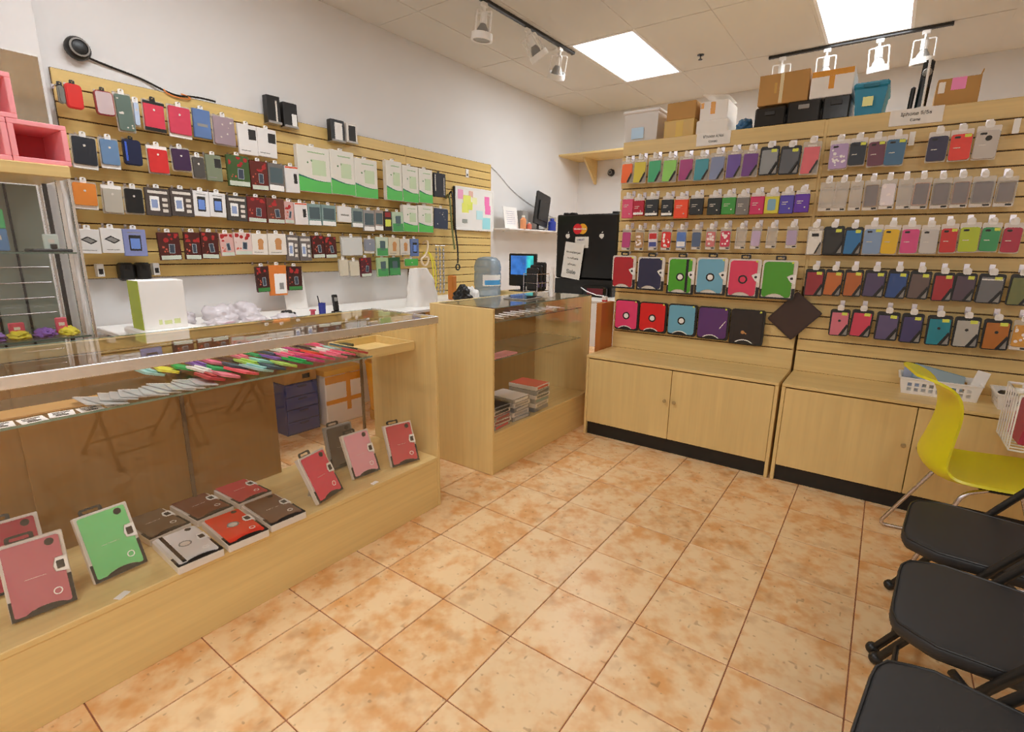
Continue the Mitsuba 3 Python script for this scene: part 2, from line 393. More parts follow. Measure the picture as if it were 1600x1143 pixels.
def pack(kind, hx, ex, W, H, gain, seed):
    """list of (part, mesh, material)"""
    q = random.Random(seed)
    w2, top, bot = W / 2, 0.0, -H
    C = col(hx, gain) if hx else 'clear_plastic'
    P = []
    def pl(name, poly, z0, z1, m): P.append((name, ext(poly, z0, z1), m))
    if kind in ('holster', 'holsterk'):
        dark = kind == 'holsterk'
        pl('card', rr(-w2, bot, w2, top - .016, .012 if dark else .005), 0, .004, 'black_plastic' if dark else 'clear_plastic')
        pl('hang_tab', tab(W), .0041, .0053, 'white_plastic')
        i = .1 * W
        x0, x1, yt, yb = -w2 + i, w2 - i, -.25 * H, bot + .05 * H
        if dark: yt = -.22 * H
        mx = x1 - .32 * (x1 - x0)
        mid = yt + .52 * (yb - yt)
        pl('case', Polygon([(x0, yb), (x0 + .03 * W, yt), (x1, yt), (x1, mid), (mx - .12 * W, yb)]).buffer(.003, quad_segs=2), .0041, .013, C)
        pl('kickstand', Polygon([(x1 - .01 * W, mid + .005), (x1 + .03 * W, mid - .004), (mx, yb), (mx - .10 * W, yb)]), .0042, .0155, 'black_plastic')
        pl('insert', Polygon([(x1 + .03 * W, mid - .016), (x1 + .03 * W, yb), (mx + .06 * W, yb)]), .0041, .006, 'grey_plastic')
        if dark or 's' in ex: pl('price_sticker', rr(w2 - .42 * W, yt - .012, w2 - .14 * W, yt + .006, .001), .0131, .0136, 'sticker_lime')
        if not dark: pl('header_print', rr(-.25 * W, yt + .006, .25 * W, yt + .016, .001), .0041, .0046, 'frosted')
        if 'a' in ex: pl('round_emblem', Point(0, yt + .35 * (yb - yt)).buffer(.07 * W, quad_segs=3), .0131, .0138, 'ink')
        if 'f' in ex: pl('frame_line', sbox(x0, yt - .012, x1, yt - .006), .0131, .0136, 'white_plastic')
        if 't' in ex: pl('printed_label', sbox(-.2 * W, yt - .03, .25 * W, yt - .012), .0131, .0136, 'ink')
    elif kind == 'solid':
        pl('header', rr(-w2, top - .045, w2, top - .014, .006), .003, .005, 'frosted')
        pl('hang_tab', tab(W), .0051, .0063, 'white_plastic')
        pl('tray', rr(-w2, bot, w2, top - .03, .006), 0, .0028, 'clear_plastic')
        pl('case', rr(-w2 + .003, bot + .006, w2 - .003, top - .038, .012), .003, .014, C)
        pl('camera_hole', rr(-.32 * W, top - .058, -.05 * W, top - .048, .004), .0141, .0146, 'ink')
        pl('emblem', sbox(-.3 * W, top - .052 - .32 * H, .0, top - .048 - .32 * H), .0141, .0145, 'frosted')
        if 'h' in ex: pl('round_hole', Point(.05 * W, top - .075).buffer(.013, quad_segs=4), .0141, .0146, 'ink')
        if 's' in ex: pl('price_sticker', rr(.12 * W, top - .055, .42 * W, top - .04, .001), .0141, .0147, 'sticker_lime')
        if 'p' in ex: pl('pattern', spots(-w2 + .012, bot + .014, w2 - .012, top - .06, 12, seed), .0141, .0146, 'white_plastic')
    elif kind == 'clear':
        pl('blister', rr(-w2, bot, w2, top - .016, .006), 0, .003, 'clear_plastic')
        pl('hang_tab', tab(W, .028), .0031, .0043, 'white_plastic')
        o = rr(-w2 + .005, bot + .02, w2 - .005, top - .042, .010)
        if hx: pl('case', o, .0035, .011, C if 'c' not in ex or ex == 'cp' or 'pc' in ex else 'smoke_plastic')
        else: pl('case_rim', o.difference(o.buffer(-.004)), .0035, .011, 'clear_plastic')
        if hx and ex == 'c': pl('case_rim', o.difference(o.buffer(-.004)), .0111, .0125, C)
        if 'p' in ex: pl('pattern', spots(-w2 + .01, bot + .026, w2 - .01, top - .05, 9, seed), .0111, .0116, col('f0e4e0'))
        if 'f' in ex:
            y0, y1 = bot + .02, top - .042
            pl('red_band', sbox(-w2 + .009, y1 - .045, w2 - .009, y1 - .006), .0111, .0116, col('c03030', gain))
            pl('blue_band', sbox(-w2 + .009, y0 + .006, w2 - .009, y0 + .038), .0111, .0116, col('48508c', gain))
        if 'h' in ex: pl('white_band', sbox(-w2 + .008, bot + .026, w2 - .008, bot + .06), .0111, .0116, 'white_plastic')
        pl('bottom_label', sbox(-w2 + .004, bot + .003, w2 - .004, bot + .018), .0031, .0037, 'frosted')
        pl('label_print', sbox(.1 * W, bot + .006, .4 * W, bot + .015), .0038, .0042, 'ink')
    elif kind == 'box':
        pl('header', rr(-w2 + .003, top - .045, w2 - .003, top - .012, .006), .008, .010, 'frosted')
        pl('hang_tab', tab(W), .0101, .0113, 'white_plastic')
        P.append(('carton', cb(-w2, w2, bot, top - .036, 0, .022, .0025), C))
        if 'w' in ex: pl('white_band', sbox(-w2 + .004, bot + .006, w2 - .004, bot + .022), .0221, .0226, 'white_plastic')
        if 'p' in ex: pl('picture', rr(-.28 * W, bot + .018, .28 * W, top - .052, .01), .0221, .0226, col('7aa4b8'))
        else:
            pl('printed_line', sbox(-.34 * W, top - .078, .1 * W, top - .074), .0221, .0225, 'frosted')
            pl('printed_line', sbox(-.34 * W, top - .09, -.02 * W, top - .086), .0221, .0225, 'frosted')
            pl('printed_dot', Point(.22 * W, bot + .03).buffer(.005, quad_segs=2), .0221, .0225, 'frosted')
    elif kind in ('tablet', 'tabletk'):
        k = kind == 'tabletk'
        F = 'black_plastic' if k else 'frosted'
        pl('frame', rr(-w2, bot, w2, top - (.004 if k else .001), .016), 0, .012, F)
        i = .004 if k else .011
        body = rr(-w2 + i, bot + .012, w2 - (.014 if k else .022), top - .012, .02)
        cut = Point(-.05 * W, bot - .05).buffer(.085, quad_segs=8)
        tb = Polygon([(w2 - .055, -.42 * H), (w2 - .03, -.36 * H), (w2, -.36 * H), (w2, -.62 * H), (w2 - .03, -.56 * H)])
        cov = body.difference(cut)
        if not k: cov = cov.difference(tb)
        pl('cover', cov, .0122, .017, C)
        if not k:
            pl('corner_tray', unary_union([sbox(-w2, bot, -w2 + .010, bot + .06), sbox(w2 - .018, bot, w2, bot + .07), sbox(-w2, bot, w2, bot + .011)]), .0122, .016, 'black_plastic')
            pl('side_tab', tb.buffer(-.002), .0122, .0175, 'white_plastic')
            pl('tab_emblem', rr(w2 - .034, -.49 * H, w2 - .018, -.43 * H, .005), .0176, .0181, 'ink')
        else:
            pl('bottom_arc', body.intersection(cut).difference(Point(-.05 * W, bot - .05).buffer(.078, quad_segs=8)), .0122, .0165, 'white_plastic')
        if 'r' in ex:
            c = Point(-.02 * W, -.53 * H)
            pl('swivel_ring', c.buffer(.028, quad_segs=6).difference(c.buffer(.019, quad_segs=6)), .0171, .0182, 'black_plastic')
            pl('swivel_disc', c.buffer(.0185, quad_segs=6), .0171, .0178, 'white_plastic' if hx != 'd03c5c' else C)
        if 's' in ex: pl('elastic_band', sbox(w2 - .062, bot + .016, w2 - .045, top - .013), .0171, .0182, 'black_plastic')
        if 'l' in ex: pl('stylus', Polygon([(.2 * W, -.65 * H), (.22 * W, -.66 * H), (.40 * W, -.42 * H), (.38 * W, -.41 * H)]), .0171, .019, 'aluminium')
        if 'o' in ex: pl('emblem', unary_union([Point(-.1 * W, -.66 * H).buffer(.012, quad_segs=3), Polygon([(-.1 * W, -.62 * H), (.0, -.72 * H), (.02 * W, -.68 * H)])]), .0171, .0177, col('c08850'))
        pl('price_sticker', rr(w2 - .034, top - .022, w2 - .022, top - .010, .002), .0171, .0176, 'sticker_lime')
    elif kind == 'shell':
        e = 'b' in ex
        pl('hang_loop', tab(W, .022, .022, .006), .006, .008, 'black_plastic')
        pl('shell', rr(-w2, bot, w2, top - .012, .016, 4), 0, .018, col('8c2c30') if e else C)
        g = rr(-w2, bot, w2, top - .012, .016, 4).buffer(-.005)
        pl('face', g, .0181, .022, C)
        if 'e' in ex: pl('edge_stripe', sbox(-w2 + .008, bot + .02, -w2 + .018, top - .026), .0221, .023, col('3858b8'))
    elif kind == 'soft':
        pl('sleeve', rr(-w2, bot, w2, top - .012, .006), 0, .004, 'clear_plastic')
        pl('hang_tab', tab(W, .028), .0041, .0053, 'white_plastic' if 'd' not in ex else 'black_plastic')
        pl('case', rr(-w2 + .006, bot + (.022 if 'w' in ex else .008), w2 - .006, top - (.034 if 't' in ex else .022), .008), .0041, .016, C)
        if 'w' in ex: pl('bottom_label', sbox(-w2 + .004, bot + .003, w2 - .004, bot + .02), .0041, .0048, 'white_paper')
        if 't' in ex: pl('top_label', sbox(-w2 + .003, top - .033, w2 - .003, top - .016), .0041, .0055, 'white_paper')
        if 'd' in ex:
            pl('bottom_band', sbox(-w2 + .002, bot + .002, w2 - .002, bot + .02), .0161, .0168, 'black_plastic')
            pl('top_band', sbox(-w2 + .002, top - .034, w2 - .002, top - .02), .0161, .0168, 'black_plastic')
        if 'p' in ex: pl('pattern', spots(-w2 + .012, bot + .02, w2 - .012, top - .04, 6, seed, .003, .008), .0161, .0165, 'frosted')
        else: pl('emblem', Point(0, top - .045 - .1 * H).buffer(.006, quad_segs=2), .0161, .0165, 'frosted')
    elif kind == 'print':
        pl('hang_tab', tab(W, .03), .008, .0092, 'white_plastic')
        P.append(('carton', cb(-w2, w2, bot, top - .014, 0, .02, .002), C))
        a, b = bot, top - .014
        h = b - a
        def pr(name, poly, m): pl(name, poly, .0201, .0207, m)
        if ex == 'k': pr('printed_phone', sbox(.05 * W, a + .52 * h, .44 * W, a + .86 * h), 'ink'); pr('printed_line', sbox(-.4 * W, a + .12 * h, .1 * W, a + .15 * h), 'grey_plastic')
        elif ex == 'b':
            pr('printed_phone', rr(-.26 * W, a + .2 * h, .26 * W, a + .78 * h, .003), 'ink'); pl('printed_screen', sbox(-.21 * W, a + .27 * h, .21 * W, a + .66 * h), .0208, .0212, col('6c8cd0'))
            pr('printed_line', sbox(-.3 * W, a + .86 * h, .3 * W, a + .89 * h), 'grey_plastic')
        elif ex == 'pp':
            pr('printed_phone', rr(-.34 * W, a + .18 * h, .04 * W, a + .7 * h, .003), 'white_plastic'); pl('printed_screen', sbox(-.28 * W, a + .28 * h, -.03 * W, a + .58 * h), .0208, .0212, col('8c9cc0'))
            for s in range(3): pr('printed_square', sbox(.16 * W, a + (.14 + .2 * s) * h, .38 * W, a + (.26 + .2 * s) * h), 'frosted')
            pr('printed_title', sbox(-.4 * W, a + .8 * h, .4 * W, a + .9 * h), 'frosted')
        elif ex in ('rp', 'gp'):
            pr('printed_flame', spots(-.44 * W, a + .64 * h, .44 * W, a + .96 * h, 5, seed + 5, .006, .016), col('a42c2c'))
            ph = affinity.rotate(rr(-.06 * W, a + .24 * h, .22 * W, a + .58 * h, .003), q.uniform(-14, 14))
            pr('printed_phone', ph, col('98a0a4')); pl('printed_screen', ph.buffer(-.004), .0208, .0212, col('3c4450'))
            pr('bottom_label', sbox(-.46 * W, a + .02 * h, .46 * W, a + .17 * h), col('c4ccbc') if ex == 'rp' else col('3c7c40'))
            pr('printed_dots', spots(-.42 * W, a + .2 * h, -.12 * W, a + .58 * h, 4, seed, .003, .007), col('c05848'))
        elif ex == 't': pr('printed_screen', sbox(-.4 * W, a + .3 * h, .4 * W, a + .85 * h), col('4c5c60')); pr('bottom_label', sbox(-.46 * W, a + .02 * h, .46 * W, a + .22 * h), 'white_paper')
        elif ex == 'h':
            pr('printed_phone', Polygon([(-.36 * W, a + .56 * h), (-.05 * W, a + .7 * h), (.38 * W, a + .52 * h), (.08 * W, a + .38 * h)]), 'ink'); pl('printed_screen', Polygon([(-.26 * W, a + .56 * h), (-.04 * W, a + .65 * h), (.28 * W, a + .52 * h), (.07 * W, a + .43 * h)]), .0208, .0212, 'grey_plastic')
            pr('printed_line', sbox(-.3 * W, a + .12 * h, .3 * W, a + .15 * h), 'grey_plastic')
        elif ex == 'o': pr('printed_figure', unary_union([Point(.05 * W, a + .62 * h).buffer(.2 * W, quad_segs=3), sbox(-.12 * W, a + .25 * h, .2 * W, a + .6 * h)]), col('c08a58')); pr('printed_line', sbox(-.4 * W, a + .1 * h, .2 * W, a + .13 * h), 'grey_plastic')
        elif ex == 'g': pr('printed_field', sbox(-.46 * W, a + .03 * h, .46 * W, a + .42 * h), col('4c9858')); pr('printed_phone', rr(-.2 * W, a + .3 * h, .25 * W, a + .8 * h, .003), col('506468'))
        elif ex == 'y': pr('printed_square', sbox(-.4 * W, a + .22 * h, .4 * W, a + .58 * h), col('d0d858')); pr('printed_flame', sbox(-.4 * W, a + .7 * h, .4 * W, a + .95 * h), col('902c2c'))
        elif ex == 'q': pr('printed_panel', sbox(-.22 * W, a + .06 * h, .46 * W, a + .72 * h), 'white_paper'); pl('printed_phone', rr(.05 * W, a + .2 * h, .3 * W, a + .42 * h, .003), .0208, .0212, 'grey_plastic')
        elif ex == 'rk': pr('printed_strip', sbox(-.46 * W, a + .92 * h, .46 * W, a + .98 * h), col('d05838')); pr('printed_phone', sbox(.12 * W, a + .35 * h, .36 * W, a + .72 * h), 'ink')
        elif ex == 'p': pr('printed_patch', spots(-.42 * W, a + .1 * h, .42 * W, a + .9 * h, 8, seed, .006, .014), col('584850'))
        else: pr('printed_line', sbox(-.3 * W, a + .4 * h, .3 * W, a + .5 * h), 'grey_plastic')
    elif kind == 'eco':
        D = .045
        pl('hang_tab', tab(W, .04), .02, .0215, 'white_plastic')
        P.append(('carton', cb(-w2, w2, bot, top - .012, 0, D, .003), col('dcd8cc')))
        h = H - .012
        xs = np.linspace(-w2 + .001, w2 - .001, 9)
        wave = [(x, bot + .30 * h - .05 * h * math.sin((x / W + .3) * 3.0)) for x in xs]
        pl('green_field', Polygon([(-w2 + .001, bot + .002), (w2 - .001, bot + .002)] + wave[::-1]), D + .0001, D + .0008, col('58b858'))
        pl('green_swoosh', Polygon(wave + [(x, y + .035 * h * (1 - (x / W + .5))) for x, y in wave[::-1]]), D + .0009, D + .0014, col('2c6c5c'))
        pl('printed_device', rr(-.08 * W, bot + .38 * h, .36 * W, bot + .72 * h, .004), D + .0001, D + .0007, col('c0d0ac'))
        pl('printed_leaf', unary_union([Point(-.2 * W + .03 * j, bot + (.64 + .05 * (j % 2)) * h).buffer(.007, quad_segs=2) for j in range(2)]), D + .0001, D + .0007, col('5c7c54'))
        pl('printed_title', sbox(-.2 * W, bot + .86 * h, .34 * W, bot + .885 * h), D + .0001, D + .0007, col('9cb48c'))
    elif kind == 'device':
        pl('hang_tab', tab(W, .028), .006, .0072, 'black_plastic')
        P.append(('body', cb(-w2, w2, bot, top - .014, 0, .03, .006), C))
        pl('stripe', sbox(-w2 + .008, bot + .05, -w2 + .018, top - .03), .0301, .0308, 'frosted')
        pl('stripe', sbox(w2 - .03, bot + .02, w2 - .022, top - .05), .0301, .0308, 'frosted')
    return P

NOUN = {'holster': ('phone_case', 'clear-packed phone case', 'phone case'), 'holsterk': ('phone_case', 'black-framed phone case', 'phone case'), 'box': ('boxed_phone_case', 'boxed phone case', 'phone case'),
        'solid': ('phone_case', 'phone case', 'phone case'), 'clear': ('blister_phone_case', 'clear-pack phone case', 'phone case'), 'tablet': ('tablet_case', 'white-framed tablet case', 'tablet case'),
        'tabletk': ('tablet_case', 'black-edged tablet cover', 'tablet case'), 'print': ('accessory_box', 'printed accessory box', 'box'), 'soft': ('packaged_case', 'packaged case', 'phone case'),
        'shell': ('hard_shell_case', 'hard shell case', 'phone case'), 'eco': ('large_accessory_box', 'white and green accessory box', 'box'), 'device': ('car_charger', 'car charger', 'charger')}
ORD = 'first second third fourth fifth sixth seventh eighth ninth tenth eleventh twelfth thirteenth fourteenth fifteenth sixteenth seventeenth eighteenth nineteenth twentieth twenty-first twenty-second twenty-third'.split()
ROW = {'A1': 'top row under left sign', 'A2': 'second row under left sign', 'A3': 'third row under left sign', 'A4': 'upper row of tablet cases', 'A5': 'lower row of tablet cases',
       'B1': 'top row under right sign', 'B2': 'second row under right sign', 'B3': 'third row under right sign', 'B4': 'fourth row under right sign', 'B5': 'bottom row under right sign',
       'L1': 'top row of left wall', 'L2': 'second row of left wall', 'LE': 'big box row of left wall', 'L3': 'third row of left wall', 'L4': 'fourth row of left wall', 'L5': 'bottom row of left wall'}

_rod = trimesh.creation.cylinder(.0024, 1.0, sections=6)
def hook(M, depth, front, tag, row, n):
    """rod from the slat face to past the pack; local frame as the pack's, the slat face at z = -depth"""
    h = thing('peg_hook', ('metal peg hook with white price tag, ' if tag else 'plain metal peg hook, ') + ORD[n] + ' from left, ' + ROW[row], 'hook', 'peg hooks in the ' + ROW[row])
    rod = _rod.copy(); rod.apply_scale((1, 1, depth + front - .001)); rod.apply_translation((0, .0018, (front - depth + .001) / 2))
    part(h, 'rod', move(rod, M), 'chrome', smooth=50)
    part(h, 'bracket', move(bx(-.012, .012, -.012, .03, -depth + .0008, -depth + .004) if tag else bx(-.006, .006, -.008, .014, -depth + .0008, -depth + .004), M), 'chrome')
    if tag:
        g = rr(-.008, -.008, .008, .012, .003)
        part(h, 'price_tag', move(ext(g, front, front + .0015), M), 'white_plastic')
    return h

def hang(row, items, right):
    for n, (kind, nm, hx, ex, u, zt, W, H) in enumerate(items):
        nn, desc, cat_ = NOUN[kind]
        label = '%s%s, %s from left, %s' % (nm + ' ' if nm else '', desc, ORD[n], ROW[row])
        label = label.replace('white-framed', 'white-framed')
        t = thing(nn, label, cat_, 'packs in the ' + ROW[row])
        depth = .088 if right else .125
        if kind == 'tabletk': depth = .035
        if kind == 'eco': depth = .095
        zo = zt - .008
        if right: M = frame((u, 2.45 - depth, zo), (1, 0, 0), (0, 0, 1), (0, -1, 0))
        else: M = frame((XS + depth - .02, u, zo), (0, 1, 0), (0, 0, 1), (1, 0, 0)); 
        P = pack(kind, hx, ex, W, H - .008, 1.05 if right else 0.95, hash_(row, n))
        sw = rng.uniform(-2.0, 2.0)
        S = M @ trimesh.transformations.rotation_matrix(math.radians(sw), [0, 0, 1]) if kind not in ('tablet', 'tabletk', 'eco', 'box') else M
        for p, m, mt in P: part(t, p, move(m, S), mt)
        if kind == 'tabletk':
            continue
        D = max(m.bounds[1][2] for _, m, _ in P)
        if kind == 'tablet':
            part(t, 'hang_handle', move(ext(rr(-.03, -.002, .03, .026, .008).difference(rr(-.02, .004, .02, .018, .004)), .004, .008), M), 'black_plastic')
            M = M @ trimesh.transformations.translation_matrix((0, .0155, 0))
        hook(M, depth if right else depth - .02, max(.012, D + .006) if kind != 'tablet' else .012, right and kind != 'tablet', row, n)
def hash_(row, n): return sum(ord(c) * 31 ** i for i, c in enumerate(row)) * 100 + n
RIGHT = {
    'A1': [
        ('holster', 'orange', 'e86a30', '', -0.035, 2.023, 0.09, 0.181),
        ('holster', 'olive yellow', 'c8b83c', '', 0.063, 2.032, 0.097, 0.195),
        ('holster', 'emerald green', '3fa06c', '', 0.169, 2.031, 0.098, 0.196),
        ('holster', 'lime green', '86c45a', '', 0.279, 2.025, 0.104, 0.193),
        ('holster', 'magenta', '9c3a72', '', 0.389, 2.019, 0.1, 0.185),
        ('holster', 'teal', '3f8c98', '', 0.494, 2.013, 0.101, 0.186),
        ('holster', 'grey blue', '7c87a6', '', 0.596, 2.02, 0.098, 0.195),
        ('holster', 'indigo', '644c94', '', 0.695, 2.026, 0.094, 0.196),
        ('holster', 'purple', '6a3c80', '', 0.795, 2.02, 0.099, 0.188),
        ('holsterk', 'silver grey', '868a8c', '', 0.901, 2.028, 0.109, 0.192),
        ('holsterk', 'charcoal grey', '55575c', '', 1.018, 2.02, 0.112, 0.188),
        ('holster', 'coral pink', 'd0646c', '', 1.128, 2.033, 0.098, 0.21),
    ],
    'A2': [
        ('box', 'rose pink', 'd05070', '', -0.011, 1.775, 0.083, 0.176),
        ('box', 'dark red', 'a81c34', 'w', 0.074, 1.762, 0.082, 0.147),
        ('box', 'black', '24282c', 'w', 0.172, 1.766, 0.095, 0.158),
        ('box', 'black', '202428', 'w', 0.284, 1.76, 0.082, 0.155),
        ('box', 'orange red', 'e04a28', '', 0.382, 1.756, 0.095, 0.166),
        ('box', 'black', '242424', '', 0.485, 1.759, 0.09, 0.15),
        ('box', 'black', '1c2420', '', 0.602, 1.757, 0.087, 0.151),
        ('box', 'green', '3c8e3c', '', 0.692, 1.756, 0.086, 0.149),
        ('box', 'grey', '74706c', '', 0.778, 1.752, 0.079, 0.151),
        ('box', 'crimson', 'c02c5c', '', 0.863, 1.755, 0.081, 0.153),
        ('box', 'yellow', 'c8c040', 'p', 0.948, 1.751, 0.082, 0.146),
        ('box', 'blue violet', '4a3ea0', '', 1.031, 1.754, 0.078, 0.152),
        ('box', 'violet', '5a2c9c', '', 1.113, 1.757, 0.079, 0.15),
    ],
    'A3': [
        ('clear', 'magenta', 'b04478', '', -0.007, 1.549, 0.071, 0.18),
        ('clear', 'brown patterned', 'a8845c', 'p', 0.093, 1.547, 0.069, 0.178),
        ('clear', 'red white and blue', 'd8d0d4', 'f', 0.193, 1.546, 0.072, 0.175),
        ('clear', 'red', 'd03430', 'p', 0.293, 1.549, 0.074, 0.177),
        ('clear', 'blue and white', '5878b8', 'h', 0.398, 1.547, 0.072, 0.174),
        ('clear', 'slate blue', '50607c', '', 0.501, 1.545, 0.065, 0.166),
        ('clear', 'pink patterned', 'c07070', 'p', 0.597, 1.548, 0.067, 0.168),
        ('clear', 'red and black', 'c03c54', 'p', 0.69, 1.551, 0.069, 0.17),
        ('clear', 'colourless', '', '', 0.789, 1.549, 0.067, 0.163),
        ('clear', 'pale lilac', 'b8a4c0', '', 0.88, 1.551, 0.061, 0.164),
        ('clear', 'colourless', '', '', 0.971, 1.55, 0.063, 0.157),
        ('clear', 'lilac grey', 'a898b4', '', 1.081, 1.552, 0.064, 0.158),
    ],
    'A4': [
        ('tablet', 'red', 'a8242c', '', -0.012, 1.34, 0.186, 0.252),
        ('tablet', 'navy', '2c2c48', '', 0.198, 1.334, 0.203, 0.249),
        ('tablet', 'green', '4a9c28', 'rs', 0.42, 1.334, 0.19, 0.263),
        ('tablet', 'light blue', '6ca4bc', 'r', 0.625, 1.338, 0.203, 0.258),
        ('tablet', 'coral pink', 'd03c5c', 'r', 0.833, 1.333, 0.199, 0.258),
        ('tablet', 'leaf green', '4a9428', '', 1.039, 1.33, 0.2, 0.253),
    ],
    'A5': [
        ('tabletk', 'pink', 'd83c6c', 'r', 0.013, 1.011, 0.193, 0.245),
        ('tabletk', 'red', 'd02020', 'r', 0.221, 1.006, 0.211, 0.238),
        ('tabletk', 'light blue', '68a4bc', 'r', 0.44, 1.007, 0.206, 0.239),
        ('tabletk', 'purple', '58306c', 'l', 0.658, 1.005, 0.211, 0.24),
        ('tabletk', 'black', '241c1c', 'o', 0.877, 1.004, 0.214, 0.249),
    ],
    'B1': [
        ('solid', 'lilac patterned', 'a890b8', 'cp', 1.266, 2.026, 0.096, 0.186),
        ('solid', 'black', '20242c', 's', 1.358, 2.026, 0.083, 0.173),
        ('solid', 'maroon', '643444', 's', 1.443, 2.02, 0.082, 0.177),
        ('solid', 'steel blue', '3c6484', 's', 1.533, 2.023, 0.091, 0.183),
        ('solid', 'dark navy', '2c2440', '', 1.71, 2.019, 0.086, 0.174),
        ('solid', 'bright red', 'd83824', 's', 1.801, 2.02, 0.09, 0.177),
        ('solid', 'white', 'b8b0a8', 'h', 1.904, 2.026, 0.094, 0.185),
    ],
    'B2': [
        ('clear', 'colourless', '', 'c', 1.236, 1.8, 0.074, 0.189),
        ('clear', 'colourless', '', 'c', 1.311, 1.799, 0.07, 0.19),
        ('clear', 'colourless', '', 'c', 1.38, 1.798, 0.062, 0.188),
        ('clear', 'smoky brown', '94806c', 'c', 1.453, 1.797, 0.076, 0.189),
        ('clear', 'white swirled', 'd8d0d4', 'cp', 1.53, 1.798, 0.072, 0.186),
        ('clear', 'colourless', '', 'c', 1.603, 1.796, 0.066, 0.186),
        ('clear', 'pale rose', 'b49484', 'c', 1.678, 1.795, 0.078, 0.187),
        ('clear', 'smoky grey', '7c766c', 'c', 1.76, 1.789, 0.08, 0.181),
        ('clear', 'dusky pink', '94786c', 'c', 1.84, 1.79, 0.075, 0.181),
        ('clear', 'grey', '8c8a84', 'c', 1.926, 1.787, 0.09, 0.177),
        ('clear', 'smoky clear', '948874', 'c', 2.015, 1.78, 0.079, 0.171),
    ],
    'B3': [
        ('holster', 'white', 'd8d4cc', 't', 1.205, 1.549, 0.081, 0.193),
        ('holsterk', 'black', '2a2826', 't', 1.301, 1.548, 0.105, 0.189),
        ('holsterk', 'blue', '2c6ca0', '', 1.402, 1.542, 0.09, 0.182),
        ('solid', 'grey blue', '7c94b4', 's', 1.494, 1.551, 0.089, 0.19),
        ('solid', 'yellow', 'd4ac20', '', 1.581, 1.549, 0.078, 0.186),
        ('solid', 'pink', 'c8487c', '', 1.664, 1.548, 0.082, 0.18),
        ('solid', 'pale grey', 'b8b4b0', '', 1.748, 1.546, 0.079, 0.177),
        ('solid', 'red', 'b82c28', 's', 1.827, 1.551, 0.073, 0.177),
        ('solid', 'lime', 'a8b828', '', 1.91, 1.556, 0.084, 0.177),
        ('solid', 'green', '388c54', 's', 1.995, 1.554, 0.076, 0.171),
        ('solid', 'crimson', 'a42c40', '', 2.076, 1.552, 0.074, 0.174),
    ],
    'B4': [
        ('holsterk', 'maroon', '8c2c34', '', 1.236, 1.299, 0.102, 0.19),
        ('holsterk', 'orange', 'b46430', '', 1.339, 1.298, 0.095, 0.182),
        ('holsterk', 'burnt orange', 'a85c2c', '', 1.436, 1.301, 0.093, 0.183),
        ('holsterk', 'plum', '4c4060', '', 1.541, 1.301, 0.105, 0.179),
        ('holsterk', 'royal blue', '2c4880', '', 1.646, 1.304, 0.096, 0.183),
        ('holsterk', 'taupe', '60504c', '', 1.746, 1.303, 0.096, 0.179),
        ('holsterk', 'red', '9c2830', '', 1.844, 1.299, 0.089, 0.179),
        ('holsterk', 'dark plum', '50404c', '', 1.936, 1.299, 0.09, 0.175),
        ('holsterk', 'grey', '68686a', 'f', 2.039, 1.299, 0.105, 0.178),
        ('holsterk', 'olive', '6c7044', '', 2.154, 1.302, 0.094, 0.184),
    ],
    'B5': [
        ('holsterk', 'pink', 'c86c7c', 'a', 1.397, 1.064, 0.101, 0.186),
        ('holsterk', 'crimson', 'c43c54', '', 1.511, 1.069, 0.106, 0.185),
        ('holsterk', 'dusky purple', '584c70', '', 1.634, 1.067, 0.11, 0.189),
        ('holsterk', 'deep violet', '403864', '', 1.746, 1.068, 0.1, 0.192),
        ('holsterk', 'teal', '1c7c8c', 'a', 1.863, 1.067, 0.109, 0.191),
        ('holsterk', 'light grey', 'a8a49c', 'a', 1.979, 1.069, 0.109, 0.19),
        ('holsterk', 'orange brown', 'a86424', 'a', 2.097, 1.068, 0.108, 0.188),
        ('clear', 'orange flowered', 'c89040', 'pc', 2.197, 1.07, 0.075, 0.181),
    ],
}
